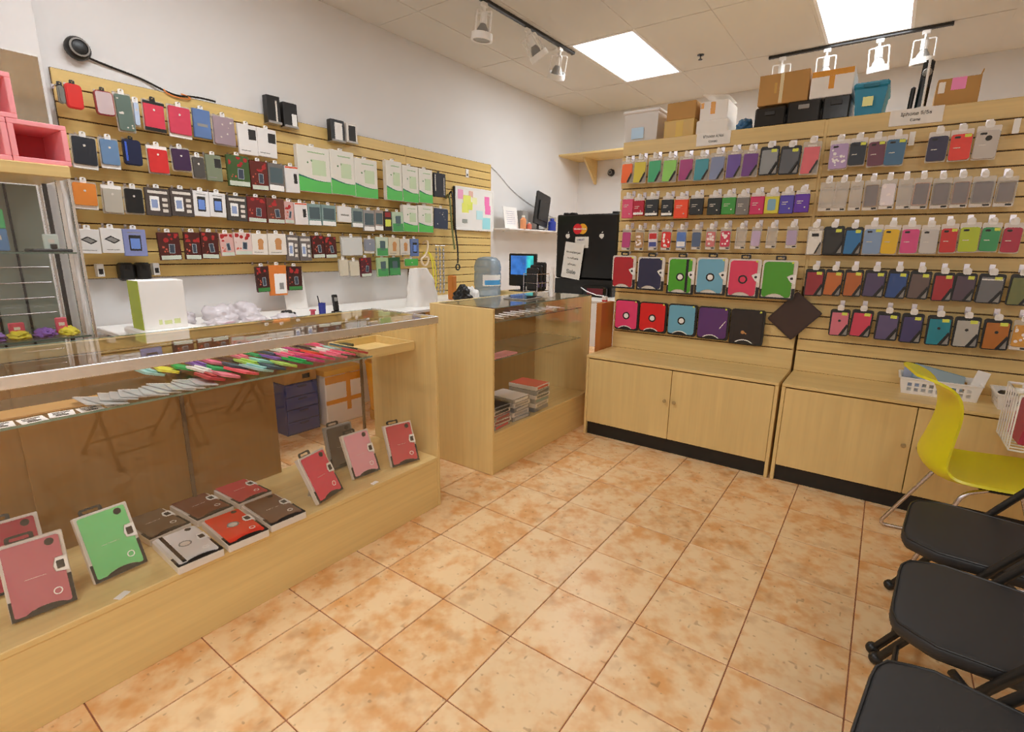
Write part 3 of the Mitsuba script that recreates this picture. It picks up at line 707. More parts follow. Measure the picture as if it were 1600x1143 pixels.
LEFT = {
    'L1': [
        ('shell', 'olive grey', '74746c', '', -0.358, 2.161, 0.026, 0.104),
        ('shell', 'red', 'd02820', '', -0.306, 2.18, 0.069, 0.137),
        ('shell', 'pale pink', 'c4b0b0', 'b', -0.182, 2.176, 0.083, 0.139),
        ('soft', 'dark green', '5c6e64', 'p', -0.096, 2.188, 0.084, 0.219),
        ('soft', 'pale blue', 'b4c4dc', '', -0.034, 2.162, 0.034, 0.155),
        ('soft', 'coral red', 'd03c50', 'd', 0.052, 2.182, 0.111, 0.186),
        ('soft', 'raspberry', 'cc4058', 'w', 0.184, 2.184, 0.126, 0.2),
        ('print', 'blue picture', '5c78a8', 'w', 0.305, 2.188, 0.097, 0.184),
        ('soft', 'mauve and black', '9c8890', 'p', 0.433, 2.178, 0.139, 0.198),
        ('print', 'white', 'e4e0dc', 'k', 0.575, 2.153, 0.123, 0.206),
        ('print', 'white', 'e4e0dc', 'k', 0.708, 2.151, 0.131, 0.2),
    ],
    'L2': [
        ('soft', 'black', '242830', 'w', -0.297, 1.939, 0.11, 0.187),
        ('soft', 'steel blue', '6484a8', 'w', -0.189, 1.945, 0.091, 0.179),
        ('shell', 'navy', '182040', 'e', -0.084, 1.952, 0.086, 0.154),
        ('soft', 'red', 'd03030', 't', 0.04, 1.943, 0.109, 0.177),
        ('soft', 'dark purple', '402848', '', 0.161, 1.951, 0.106, 0.157),
        ('soft', 'charcoal', '504c48', '', 0.255, 1.918, 0.077, 0.154),
        ('print', 'green and black', '7c846c', 'k', 0.343, 1.936, 0.093, 0.176),
        ('print', 'red and green', '40582e', 'rp', 0.494, 1.954, 0.141, 0.211),
        ('print', 'red and black', '60241c', 'rp', 0.629, 1.938, 0.119, 0.206),
        ('print', 'grey', '6c6864', 't', 0.753, 1.939, 0.112, 0.203),
        ('print', 'white', 'e0dcd8', 'rk', 0.864, 1.937, 0.103, 0.199),
    ],
    'LE': [
        ('eco', '', '', '', 1.054, 2.093, 0.264, 0.335),
        ('eco', '', '', '', 1.298, 2.1, 0.216, 0.338),
        ('eco', '', '', '', 1.52, 2.071, 0.223, 0.315),
        ('eco', '', '', '', 1.812, 2.097, 0.174, 0.337),
        ('eco', '', '', '', 1.998, 2.081, 0.186, 0.322),
        ('eco', '', '', '', 2.183, 2.078, 0.17, 0.311),
        ('device', 'black', '24242c', '', 2.353, 2.065, 0.154, 0.233),
    ],
    'L3': [
        ('soft', 'orange', 'e08838', 'w', -0.327, 1.709, 0.11, 0.164),
        ('soft', 'silver', 'b4aea0', 't', -0.207, 1.703, 0.097, 0.174),
        ('soft', 'black', '1c1c1c', '', -0.108, 1.7, 0.095, 0.168),
        ('print', 'black and white', '4c4440', 'pp', 0.009, 1.708, 0.126, 0.177),
        ('print', 'black and white', '4c4440', 'pp', 0.136, 1.714, 0.124, 0.179),
        ('print', 'white', 'e4e2e0', 'b', 0.246, 1.714, 0.09, 0.173),
        ('print', 'white', 'e4e2e0', 'b', 0.343, 1.711, 0.098, 0.169),
        ('print', 'black', '484440', 'pp', 0.462, 1.703, 0.129, 0.178),
        ('print', 'red and black', '6c2424', 'rp', 0.594, 1.706, 0.128, 0.184),
        ('print', 'red and green', '6c3c30', 'rp', 0.725, 1.709, 0.126, 0.189),
        ('print', 'red and white', 'd0a49c', 'rp', 0.826, 1.696, 0.069, 0.172),
        ('print', 'white', 'e4dcd8', 'rk', 0.915, 1.695, 0.102, 0.175),
        ('print', 'teal', '809894', 't', 1.024, 1.695, 0.107, 0.175),
        ('print', 'teal', '809894', 't', 1.149, 1.695, 0.123, 0.174),
        ('print', 'white', 'e4e0dc', '', 1.291, 1.696, 0.124, 0.14),
        ('print', 'teal', '88948c', 't', 1.41, 1.69, 0.106, 0.169),
        ('print', 'grey', '94908c', 't', 1.523, 1.683, 0.11, 0.188),
        ('print', 'taupe', 'a09084', 't', 1.629, 1.691, 0.088, 0.187),
        ('print', 'black and yellow', '302420', 'y', 1.718, 1.686, 0.077, 0.179),
        ('print', 'pale green', 'b0c4a8', 'g', 1.827, 1.688, 0.127, 0.188),
        ('eco', '', '', '', 1.985, 1.753, 0.172, 0.248),
        ('eco', '', '', '', 2.174, 1.762, 0.184, 0.256),
        ('soft', 'dark blue', '343c50', 'p', 2.379, 1.759, 0.192, 0.217),
    ],
    'L4': [
        ('print', 'white', 'e4e2de', 'h', -0.347, 1.466, 0.1, 0.151),
        ('print', 'white', 'e4e2de', 'h', -0.244, 1.474, 0.1, 0.156),
        ('print', 'white and blue', '8890c0', 'b', -0.136, 1.472, 0.111, 0.171),
        ('print', 'dark red', '4c201c', 'rp', 0.034, 1.46, 0.116, 0.183),
        ('print', 'dark red', '4c201c', 'rp', 0.166, 1.465, 0.091, 0.186),
        ('print', 'dark red', '4c201c', 'rp', 0.268, 1.469, 0.104, 0.186),
        ('print', 'red and white', 'd4a8a0', 'rp', 0.367, 1.465, 0.085, 0.166),
        ('print', 'red and white', 'dcc4bc', 'rp', 0.475, 1.473, 0.115, 0.166),
        ('print', 'white', 'e4dcd0', 'o', 0.59, 1.469, 0.107, 0.162),
        ('print', 'white', 'e4dcd0', 'o', 0.714, 1.473, 0.132, 0.167),
        ('print', 'charcoal', '6c6460', 'pp', 0.831, 1.468, 0.094, 0.203),
        ('print', 'charcoal', '6c6460', 'pp', 0.929, 1.462, 0.094, 0.199),
        ('print', 'dark red', '4c201c', 'rp', 1.034, 1.47, 0.103, 0.188),
        ('print', 'dark red', '4c201c', 'rp', 1.141, 1.464, 0.102, 0.183),
        ('soft', 'white and clear', 'd0d0cc', 'p', 1.344, 1.47, 0.209, 0.175),
        ('soft', 'grey', '888c98', 'w', 1.523, 1.46, 0.112, 0.145),
        ('print', 'white and green', 'c4d0b8', 'g', 1.648, 1.474, 0.124, 0.18),
        ('print', 'cream', 'd0c4a8', 'o', 1.778, 1.472, 0.123, 0.174),
        ('print', 'white and brown', 'd4ccc0', 'o', 1.903, 1.464, 0.113, 0.161),
        ('print', 'blue and white', '6478a8', 'b', 2.02, 1.467, 0.098, 0.176),
    ],
    'L5': [
        ('print', 'red and black', '40201c', 'gp', 0.584, 1.25, 0.091, 0.197),
        ('print', 'orange and white', 'd87c38', 'q', 0.697, 1.257, 0.129, 0.234),
        ('print', 'red and black', '40201c', 'gp', 0.828, 1.246, 0.111, 0.194),
        ('soft', 'cream', 'd4cab4', '', 1.255, 1.295, 0.09, 0.16),
        ('soft', 'cream', 'd4cab4', '', 1.355, 1.284, 0.1, 0.153),
        ('print', 'dark red', '58242c', 'rp', 1.467, 1.304, 0.11, 0.177),
        ('print', 'green and white', 'a4c090', 'g', 1.643, 1.304, 0.121, 0.183),
        ('print', 'dark green', '2c5c3c', 'g', 1.774, 1.304, 0.127, 0.176),
        ('soft', 'bright green', '50b050', '', 1.982, 1.297, 0.164, 0.097),
    ],
}
for _row, _items in RIGHT.items(): hang(_row, _items, True)
for _row, _items in LEFT.items(): hang(_row, _items, False)
# ------------------------------------------------------------------ long glass display counter in front
CX0, CX1, CT = -.715, -.205, 1.033
def pane(x0, x1, y0, y1, z0, z1): return bx(x0, x1, y0, y1, z0, z1)
def sheet(a, b, c, d): return trimesh.Trimesh([a, b, c, d], [[0, 1, 2], [0, 2, 3]], process=False)
t = thing('glass_counter', 'long glass-fronted maple counter on the left with tablet boxes inside', 'display counter', 'glass display counters')
y0, y1, zd = -1.95, .552, .285
part(t, 'base_board', cb(CX1 - .020, CX1 - .004, y0 + .02, y1 - .018, 0, zd - .022, .002), MAPLE_Y)
part(t, 'deck', cb(CX0, CX1, y0 + .018, y1 - .018, zd - .022, zd, .003), MAPLE_Y)
for yy in (y0, y1 - .018): part(t, 'end_panel', cb(CX0, CX1 - .001, yy, yy + .018, 0, CT - .006, .002), MAPLE_Z)
for a, b, x in ((y0 + .02, -.93, -.700), (-.95, -.068, -.686)): part(t, 'sliding_door', cb(x, x + .008, a, b, zd, .985, .002), BACK_W)
part(t, 'back_rail', cb(CX0, -.69, y0 + .018, y1 - .018, .986, CT - .003, .002), MAPLE_Y)
for yy in (-1.45, -.462, .43): part(t, 'shelf_standard', bx(-.677, -.668, yy - .007, yy + .007, zd, .985), 'bronze_metal')
for yy in (-1.45, -.462, .185): part(t, 'shelf_bracket', bx(-.665, -.36, yy - .003, yy + .003, .858, .8705), 'black_metal')
part(t, 'glass_shelf', sheet((-.66, y0 + .03, .875), (-.29, y0 + .03, .875), (-.29, .205, .875), (-.66, .205, .875)), 'shelf_glass')
part(t, 'glass_shelf_edge', bx(-.29, -.288, y0 + .03, .205, .8715, .8785), col('7c9484'))
part(t, 'glass_front', sheet((CX1 - .003, y0 + .02, zd), (CX1 - .003, y1 - .018, zd), (CX1 - .003, y1 - .018, 1.0), (CX1 - .003, y0 + .02, 1.0)), 'pane_glass')
part(t, 'glass_top', sheet((CX0, y0, CT), (CX1 - .004, y0, CT), (CX1 - .004, y1, CT), (CX0, y1, CT)), 'pane_glass')
part(t, 'glass_top_edge', bx(CX0 - .003, CX0, y0, y1, CT - .006, CT), col('8fa59a'))
part(t, 'front_rail', cb(CX1 - .0035, CX1 + .008, y0, y1, 1.0, CT + .003, .002), 'aluminium')
part(t, 'end_rail', cb(CX0, CX1 - .004, y1 - .001, y1 + .004, 1.015, CT + .003, .002), 'aluminium')
# shallow open tray hung under the top at the far end
k = thing('wooden_tray', 'shallow open wooden tray inside the long counter, right of the glass shelf', 'tray')
tx0, tx1, ty0, ty1, tz = -.66, -.35, .225, .530, .850
part(k, 'bottom', bx(tx0, tx1, ty0, ty1, tz, tz + .006), MAPLE_Y)
for m in (cb(tx1 - .010, tx1, ty0, ty1, tz + .006, tz + .045, .001), cb(tx0, tx0 + .010, ty0, ty1, tz + .006, tz + .045, .001), cb(tx0 + .010, tx1 - .010, ty0, ty0 + .010, tz + .006, tz + .045, .001), cb(tx0 + .010, tx1 - .010, ty1 - .010, ty1, tz + .006, tz + .045, .001)):
    part(k, 'side', m, MAPLE_Y)
single('paper_slip', at(cb(-.03, .03, -.05, .05, 0, .004, .001), -.46, .39, tz + .0062, 20), 'white_paper', 'small white paper slip lying in the wooden tray', 'paper')
single('card_strip', at(cb(-.035, .035, -.02, .02, 0, .03, .002), -.60, .29, tz + .0062, 5), 'black_plastic', 'small black case lying at the back of the wooden tray', 'case')

# tablet boxes: frame border, coloured cover, dark base with an arch, side tab, ring and hang loop
def mini_box(label, hx, M, W=.15, H=.215, D=.024, ring=False, loop=True, gain=1.0, group='boxed tablet cases in the long counter', dark=False, band=False):
    t = thing('tablet_box', label, 'tablet case', group)
    w2 = W / 2
    def pl(name, poly, a, b, m): part(t, name, move(ext(poly, a, b), M), m)
    part(t, 'carton', move(cb(-w2, w2, 0, H, -D, 0, .002), M), 'frosted' if not dark else 'grey_plastic')
    base = unary_union([sbox(-w2 + .001, .001, w2 - .001, .016), sbox(-w2 + .001, .001, -w2 + .008, .27 * H), sbox(w2 - .012, .001, w2 - .001, .40 * H)])
    pl('base_tray', base, .0002, .003, 'black_plastic')
    tabp = Polygon([(w2 - .038, .55 * H), (w2 - .030, .66 * H), (w2 - .001, .66 * H), (w2 - .001, .44 * H), (w2 - .034, .47 * H)])
    arch = Point(0, -.075).buffer(.105, quad_segs=10)
    body = rr(-w2 + .008, .010, w2 - .011, H - .008, .006)
    cut = affinity.scale(Point(0.005, 0).buffer(.052, quad_segs=8), 1, .42, origin=(0, 0))
    cover = body.difference(tabp).difference(cut)
    pl('cover', cover, .0031, .006, col(hx, gain))
    pl('arch', body.intersection(cut).buffer(-.001), .0031, .0045, 'black_plastic')
    pl('side_tab', tabp.buffer(-.0015), .0031, .0066, 'white_plastic')
    pl('tab_emblem', rr(w2 - .029, .50 * H, w2 - .011, .61 * H, .002), .0067, .0072, 'ink')
    c = Point(w2 - .038, .22 * H)
    pl('printed_ring', c.buffer(.011, quad_segs=5).difference(c.buffer(.008, quad_segs=5)), .0061, .0066, 'white_plastic')
    pl('badge', Point(w2 - .034, H - .024).buffer(.011, quad_segs=5), .0061, .0066, 'ink')
    pl('printed_line', sbox(-.03, .485 * H, .02, .49 * H), .0061, .0064, 'frosted')
    if ring:
        c = Point(-.004, .52 * H)
        pl('swivel_ring', c.buffer(.021, quad_segs=6).difference(c.buffer(.016, quad_segs=6)), .0061, .007, 'grey_plastic')
        pl('swivel_disc', c.buffer(.0155, quad_segs=6), .0061, .0066, 'frosted')
    if band: pl('elastic_band', sbox(-w2 + .020, .012, -w2 + .032, H - .010), .0061, .007, 'black_plastic')
    if loop:
        g = rr(-.032, -.006, .032, .020, .008).difference(rr(-.022, .003, .022, .013, .004)).difference(sbox(-.04, -.01, .04, -.0005))
        pl('hang_loop', affinity.translate(g, -.02, H), -D * .7, -D * .7 + .003, 'black_plastic')
    return t

def lean(x, y, z, yaw, tilt):
    """bottom centre of the front face; the face looks towards +x turned by yaw, leaning back by tilt"""
    u = np.array([-math.sin(math.radians(yaw)), math.cos(math.radians(yaw)), 0.])
    n = np.array([math.cos(math.radians(yaw)), math.sin(math.radians(yaw)), 0.])
    a = math.radians(tilt)
    v = -n * math.sin(a) + np.array([0, 0, 1.]) * math.cos(a)
    w = np.cross(u, v)
    return frame((x, y, z), u, v, w)
def stand_for(M, W, H, D, name_of):
    """small clear easel behind a leaning box"""
    k = single('display_easel', move(cat([cb(-.035, .035, 0, .11, -D - .0045, -D - .0015, .001)]), M), 'clear_plastic', 'clear plastic easel behind the ' + name_of, 'easel', 'clear easels in the long counter')
def standing(label, hx, x, y, yaw, tilt, W=.15, H=.22, **kw):
    D = .024
    lift = D * math.sin(math.radians(tilt)) + .0012
    M = lean(x, y, zd + lift, yaw, tilt)
    mini_box(label, hx, M, W, H, D, **kw)
    # easel: an upright strut from the back of the box down to the deck
    a = math.radians(tilt)
    back = M @ np.array([0, H * .62, -D - .002, 1])
    foot = M @ np.array([0, 0, -D - .004, 1])
    n = M[:3, 2] * np.array([1, 1, 0]); n /= np.linalg.norm(n)
    u = M[:3, 0]
    e = thing('display_easel', 'clear plastic easel behind the ' + label.split(' standing')[0], 'easel')
    lf = back[:3] - n * .03; lf[2] = zd + .001
    def strip(p, q, wd):
        d = q - p; L = np.linalg.norm(d); d /= L
        return move(cb(-wd, wd, 0, L, -.0012, .0012, .0005), frame(p, u, d, np.cross(u, d)))
    part(e, 'leg', strip(lf, back[:3] - n * .004, .02), 'clear_plastic')
    ft = foot[:3].copy(); ft[2] = zd + .0016
    part(e, 'foot', strip(lf + np.array([0, 0, .0008]), ft - n * .002, .02), 'clear_plastic')
standing('dusty pink tablet box standing at the left end of the counter deck', 'b4646e', -.306, -1.030, -6, 17, .148, .225)
standing('crimson tablet box standing behind the dusty pink one', 'a03444', -.50, -1.045, -4, 20, .15, .225)
standing('bright green tablet box standing on the counter deck', '70c47c', -.338, -.827, 4, 27, .15, .225)
standing('raspberry tablet box standing right of the flat boxes', 'd04058', -.248, -.085, 15, 28, .153, .212)
standing('charcoal tablet box standing behind the pale pink one', '544c44', -.480, .155, -3, 12, .15, .215, dark=True)
standing('pale pink tablet box standing before the charcoal one', 'dc9ca8', -.304, .154, -3, 25, .148, .216)
standing('red tablet box standing nearest the far end panel', 'b4444a', -.255, .357, -13, 22, .155, .212)
def flat(label, hx, x, y, yaw, z=zd, D=.028, **kw):
    """lying flat, its top edge towards the back"""
    u = np.array([-math.sin(math.radians(yaw)), math.cos(math.radians(yaw)), 0.])
    n = np.array([math.cos(math.radians(yaw)), math.sin(math.radians(yaw)), 0.])
    M = frame(np.array([x, y, z + D + .0003]), u, -n, np.array([0, 0, 1.]))
    return mini_box(label, hx, M, .146, .25, D, loop=False, **kw)
flat('white tablet box with ring lying flat on the deck', 'd8d4d0', -.190, -.642, -2, ring=True, band=True)
flat('orange-red tablet box with ring lying flat on the deck', 'dc3c28', -.186, -.478, -3, ring=True)
flat('dark brown tablet box lying flat right of the orange-red one', '644838', -.195, -.316, -2)
flat('grey brown tablet box lying flat behind the white one', '6c5844', -.462, -.634, 5)
flat('chestnut brown tablet box lying flat behind the orange-red one', '6c3c2c', -.466, -.470, 4)
flat('red tablet box lying flat behind the dark brown one', 'bc3c44', -.470, -.305, 2)
single('paper_scrap', at(cb(-.012, .012, -.02, .02, 0, .002, .0005), -.225, -.865, zd + .0004, 30), 'white_paper', 'tiny white paper scrap on the deck near the green box', 'paper')
single('paper_scrap', at(cb(-.010, .010, -.018, .018, 0, .002, .0005), -.225, .13, zd + .0004, 10), 'white_paper', 'tiny white paper scrap on the deck near the pale pink box', 'paper')

# loose phone covers, sleeves and cards on the counter's glass shelf
COVSEEN = {}
COV = [('dull red', 'b04040'), ('orange red', 'd85430'), ('salmon pink', 'e0808c'), ('white', 'e0dcd4'), ('coral', 'e06068'), ('green', '2c9c58'), ('pale teal', '9cc8c0'), ('blue', '4868b8'), ('dark slate', '40505c'), ('yellow', 'e0d848'),
       ('yellow green', 'b0d060'), ('off-white', 'dce0c8'), ('emerald', '30a050'), ('mint', '90d0b8'), ('magenta', 'c04080'), ('purple', '8058a0'), ('deep pink', 'd03868'), ('black', '282424'), ('rose', 'e07088'), ('cream', 'dcd4a8'), ('hot pink', 'e05878'), ('brown', '4c3828')]
for r, (xr, m) in enumerate(((-.352, 12), (-.455, 12), (-.56, 13))):
    for i in range(m):
        nm, hx = COV[(i * 2 + r * 3 + (i * r) // 2) % len(COV)]
        yy = (-.475 + i * .057) + (0, .02, -.12)[r]
        M = trimesh.transformations.translation_matrix((xr + rng.uniform(-.010, .010), yy, .8995 + .004 * r + rng.uniform(0, .004))) @ trimesh.transformations.rotation_matrix(math.radians(-17), [1, 0, 0]) @ rotz(rng.uniform(-13, 13))
        k = thing('loose_phone_cover', '%s phone cover, %s from left in the %s row on the glass shelf' % (nm, ORD[i], ('front', 'middle', 'back')[r]), 'phone cover', 'loose phone covers piled on the glass shelf')
        part(k, 'cover', move(ext(rr(-.064, -.034, .064, .034, .012), -.0045, .0045), M), col(hx, 1.0))
        part(k, 'camera_hole', move(ext(rr(.032, .010, .044, .022, .004), .0047, .0052), M), 'ink')
        if i % 3 == 0: part(k, 'clip', move(cb(-.05, .045, -.008, .008, .0053, .0125, .002), M), col(hx, 1.0, .3))
for i in range(13):
    M = trimesh.transformations.translation_matrix((-.345 + rng.uniform(-.02, .02), -.82 + i * .026, .893)) @ trimesh.transformations.rotation_matrix(math.radians(-12), [1, 0, 0]) @ rotz(rng.uniform(-16, 16))
    k = thing('clear_sleeve', 'clear plastic sleeve in the fanned row on the glass shelf, %s from left' % ORD[i], 'sleeve', 'clear sleeves fanned on the glass shelf')
    part(k, 'sleeve', move(ext(rr(-.065, -.035, .065, .035, .008), -.0012, .0012), M), 'sleeve_plastic')
    part(k, 'seam', move(ext(sbox(-.062, -.033, -.056, .033), .0014, .002), M), 'frosted')
for i in range(9):
    k = thing('printed_card', 'small white printed card on the glass shelf, %s from left' % ORD[i], 'card', 'printed cards along the glass shelf')
    M = trimesh.transformations.translation_matrix((-.325 + .006 * (i % 2), -1.30 + i * .066, .8776)) @ rotz(rng.uniform(-8, 8))
    part(k, 'card', move(cb(-.030, .030, -.029, .029, 0, .0016, .0005), M), 'white_paper')
    part(k, 'print', move(cat([ext(sbox(-.02, -.02, -.012, .02), .0017, .002), ext(sbox(-.004, -.02, .004, .008), .0017, .002), ext(rr(.01, -.015, .022, .015, .002), .0017, .002)]), M), 'ink')
single('cardboard_sheet', at(cb(-.05, .05, -.24, .24, 0, .006, .001), -.43, -1.02, .8758, -2), 'cardboard', 'long flat cardboard sheet behind the printed cards', 'cardboard')

# things behind the long counter, seen through its open back
t = thing('drawer_tower', 'dark blue plastic drawer tower on the floor behind the counter', 'drawer unit')
part(t, 'shell', cb(-2.0, -1.80, .60, .872, .0, .385, .004), col('30386c', 1.2))
for i in range(4): 
    d = part(t, 'drawer', cb(-1.7995, -1.788, .61, .862, .012 + i * .094, .098 + i * .094, .004), col('38447c', 1.2))
    k = numbered(d + '__handle'); scene[k] = mikit.ply(cb(-1.7875, -1.778, .70, .77, .078 + i * .094, .090 + i * .094, .002), col('303860', 1.2))
t = thing('small_carton', 'small brown carton with dark label on the blue drawer tower', 'box')
part(t, 'carton', cb(-1.99, -1.81, .62, .875, .386, .47, .002), 'cardboard')
part(t, 'label', bx(-1.8098, -1.809, .76, .82, .41, .445), 'ink')
t = thing('foam_box', 'white foam box with orange tape on the floor behind the counter', 'box')
part(t, 'body', cb(-2.0, -1.75, .905, 1.25, .0, .40, .008), 'white_plastic')
part(t, 'lid', cb(-2.005, -1.745, .90, 1.255, .401, .445, .006), col('e0b048'))
part(t, 'tape', cat([bx(-1.7498, -1.7485, .906, 1.249, .335, .395), bx(-1.7498, -1.7485, .906, 1.249, .17, .205)]), 'tape_orange')
part(t, 'upright_tape', bx(-1.7483, -1.7472, 1.09, 1.13, .10, .40), 'tape_orange')
t = thing('yellow_bin', 'yellow plastic bin behind the counter, right of the foam box', 'bin')
b = lathe([(0, 0), (.10, 0), (.125, .38), (.130, .38), (.130, .395), (.118, .395), (.094, .008), (0, .008)], 20)
part(t, 'bucket', at(b, -1.62, 1.345, .08), col('e0a428', 1.1), smooth=40)
part(t, 'foot', at(lathe([(0, 0), (.11, 0), (.11, .079), (0, .079)], 20), -1.62, 1.345, 0), col('c08c24'), smooth=40)

# ------------------------------------------------------------------ work desk along the left wall
t = thing('work_desk', 'long white-topped work desk along the left wall behind the counters', 'desk')
part(t, 'desk_top', cb(-2.025, -1.26, -.36, 3.34, .880, .905, .004), 'white_plastic')
for yy in (-.30, 1.52, 3.28): part(t, 'leg', cb(-1.34, -1.30, yy - .02, yy + .02, 0, .8795, .003), 'grey_plastic')
for yy in (-.30, 3.28): part(t, 'leg', cb(-1.98, -1.94, yy - .02, yy + .02, 0, .8795, .003), 'grey_plastic')
t = thing('flat_printer', 'flat pale grey printer on the desk under the white box', 'printer')
part(t, 'body', cb(-1.66, -1.30, -.33, -.06, .9055, .942, .010), 'white_plastic')
part(t, 'paper_slot', bx(-1.2999, -1.2985, -.28, -.11, .918, .930), 'grey_plastic')
t = thing('white_box', 'white box with lime green spine standing on the desk', 'box')
part(t, 'carton', cb(-1.545, -1.402, -.318, -.115, .9425, 1.190, .003), 'white_paper')
part(t, 'green_spine', bx(-1.544, -1.404, -.3195, -.3182, .9435, 1.189), col('a4b828', 1.1))
part(t, 'printed_mark', cat([bx(-1.4018, -1.4012, -.25, -.235, .965, .99), bx(-1.4018, -1.4012, -.225, -.19, .965, .985), bx(-1.4018, -1.4012, -.18, -.15, .965, .99)]), col('d4dca0'))
t = thing('plastic_tub', 'clear plastic tub among the bags on the desk', 'tub')

def crumple(cx, cy, z, rx, ry, h, seed, deg=0):
    m = trimesh.creation.icosphere(subdivisions=3)
    v = m.vertices.copy()
    nz = meshkit.fbm(v * 2.6 + seed * 7.3, 4, seed) - .5
    v *= (1 + 1.1 * nz)[:, None]
    v[:, 2] = np.maximum(v[:, 2], -.55)
    v = v * [rx, ry, h * .62]
    m.vertices = v
    m.apply_translation((0, 0, -v[:, 2].min()))
    return at(m, cx, cy, z, deg)
del labels[t]; used['plastic_tub'] = -1
BAGS = [(-1.755, -.02, .14, .13, .10, 'efe0ea'), (-1.66, .17, .15, .15, .12, 'efe6ee'), (-1.72, .36, .13, .14, .11, 'efe6ee'), (-1.45, .06, .11, .12, .06, 'e8c4d0'), (-1.44, .27, .12, .13, .055, 'efe6ee'), (-1.46, .47, .10, .12, .05, 'efe6ee')]
for i, (a, b, c, d, h, hx) in enumerate(BAGS):
    single('plastic_bag', crumple(a, b, .9058, c * .62, d * .58, h, i + 3), 'bag_plastic', ('crumpled clear plastic bag in the back row of the desk pile, %s from left' if i < 3 else 'crumpled clear plastic bag in the front row of the desk pile, %s from left') % ORD[i % 3], 'plastic bag', 'crumpled plastic bags on the desk', smooth=True)
single('pink_packet', at(cb(-.05, .05, -.06, .06, 0, .02, .006), -1.335, .13, .9058, 20), col('e8648c', 1.2), 'bright pink packet in front of the plastic bags on the desk', 'packet')

# small things on the desk
t = thing('white_notice', 'blank white notice leaning on the wall behind the pens', 'paper')
M = lean(-1.96, .86, .9058, -4, 10)
part(t, 'board', move(cb(-.085, .085, 0, .29, -.006, 0, .002), M), 'white_paper')
t = thing('pen_cup', 'dark blue pen cup with a black pen on the desk', 'pen cup')
part(t, 'cup', at(lathe([(0, 0), (.022, 0), (.024, .085), (.021, .085), (.019, .004), (0, .004)], 14), -1.52, .775, .9055), col('28307c', 1.2), smooth=40)
part(t, 'pen', tube([(-1.522, .772, .912), (-1.535, .755, 1.04)], .004, 6), 'black_plastic')
single('red_spool', at(lathe([(0, 0), (.022, 0), (.022, .006), (.014, .008), (.014, .034), (.022, .036), (.022, .042), (0, .042)], 16), -1.54, .715, .9055), col('b84858'), 'small dull red spool beside the pen cup', 'spool', smooth=30)
t = thing('cordless_handset', 'upright black cordless handset on the desk', 'telephone')
part(t, 'cradle', at(cb(-.03, .03, -.028, .028, 0, .022, .006), -1.50, .875, .9055), 'black_plastic')
M = lean(-1.50, .875, .9278, 0, 8)
part(t, 'handset', move(cb(-.020, .020, 0, .115, -.012, .010, .006), M), 'black_plastic')
part(t, 'screen', move(bx(-.013, .013, .068, .095, .0101, .0108), M), 'grey_plastic')
single('black_pouch', at(cb(-.02, .02, -.035, .035, 0, .03, .006), -1.72, .63, .9058, 12), 'black_plastic', 'small black pouch on the desk right of the plastic bags', 'pouch')
single('black_plug', at(cb(-.016, .016, -.022, .022, 0, .03, .006), -1.60, .60, .9058, -20), 'black_plastic', 'small black plug adapter on the desk near the pouch', 'plug')
# white carrier bag
def carrier_bag():
    n, mrows = 28, 10
    V = []
    for j in range(mrows):
        f = j / (mrows - 1)
        for i in range(n):
            a = 2 * math.pi * i / n
            ca, sa = math.cos(a), math.sin(a)
            s = 1 - .45 * f ** 2.2
            x = .09 * s * math.copysign(abs(ca) ** .6, ca); y = .125 * s * math.copysign(abs(sa) ** .6, sa)
            w = meshkit.fbm(np.array([[x * 16, y * 16, f * 4.0]]), 3, 5)[0] - .5
            V.append((x * (1 + .35 * w) + .02 * f, y * (1 + .35 * w) - .05 * f * f, .30 * f + .02 * w * f))
    F = []
    for j in range(mrows - 1):
        for i in range(n):
            a, b = j * n + i, j * n + (i + 1) % n
            F += [(a, b, b + n), (a, b + n, a + n)]
    V += [(0, 0, 0), (.02, -.05, .27)]
    b0 = len(V) - 2
    for i in range(n): F += [(b0, (i + 1) % n, i), (b0 + 1, (mrows - 1) * n + i, (mrows - 1) * n + (i + 1) % n)]
    return trimesh.Trimesh(V, F, process=False)
single('carrier_bag', at(carrier_bag(), -1.46, 1.66, .9056), 'white_paper', 'white carrier bag standing on the desk behind the counter corner', 'bag', smooth=60)

# hanging cables and straps on the narrow slatwall panel
def cable(name, label, pts, r, m, cat_='cable', sides=6):
    p = np.asarray(pts, float)
    from scipy.interpolate import CubicSpline
    s = np.linspace(0, 1, len(p)); q = CubicSpline(s, p)(np.linspace(0, 1, max(10, 5 * len(p))))
    return single(name, tube(q, r, sides), m, label, cat_, smooth=50)
for i in range(5):
    y = 2.30 + .024 * i
    k = thing('beaded_strap', 'grey beaded phone strap in the hanging bundle, %s from left' % ORD[i], 'strap', 'grey beaded straps hanging by the slatwall')
    z0 = 1.385 - .01 * (i % 2)
    xx = -1.915 + .022 * (i % 2)
    part(k, 'cord', tube([(xx, y, z0), (xx + .004, y + .006, z0 - .2), (xx, y - .004, z0 - .44)], .003, 6), 'grey_plastic')
    part(k, 'beads', cat([at(trimesh.creation.icosphere(subdivisions=1, radius=.0115), xx + .003, y + .002 * math.sin(j), z0 - .03 - .036 * j) for j in range(12)]), 'chrome' if i % 2 else 'grey_plastic', smooth=True)
k = thing('strap_hook', 'metal hook bar carrying the grey beaded straps', 'hook')
part(k, 'bar', tube([(-2.029, 2.35, 1.397), (-1.88, 2.35, 1.397)], .003, 6), 'chrome')
part(k, 'cross_bar', tube([(-1.905, 2.28, 1.390), (-1.905, 2.42, 1.390)], .003, 6), 'chrome')
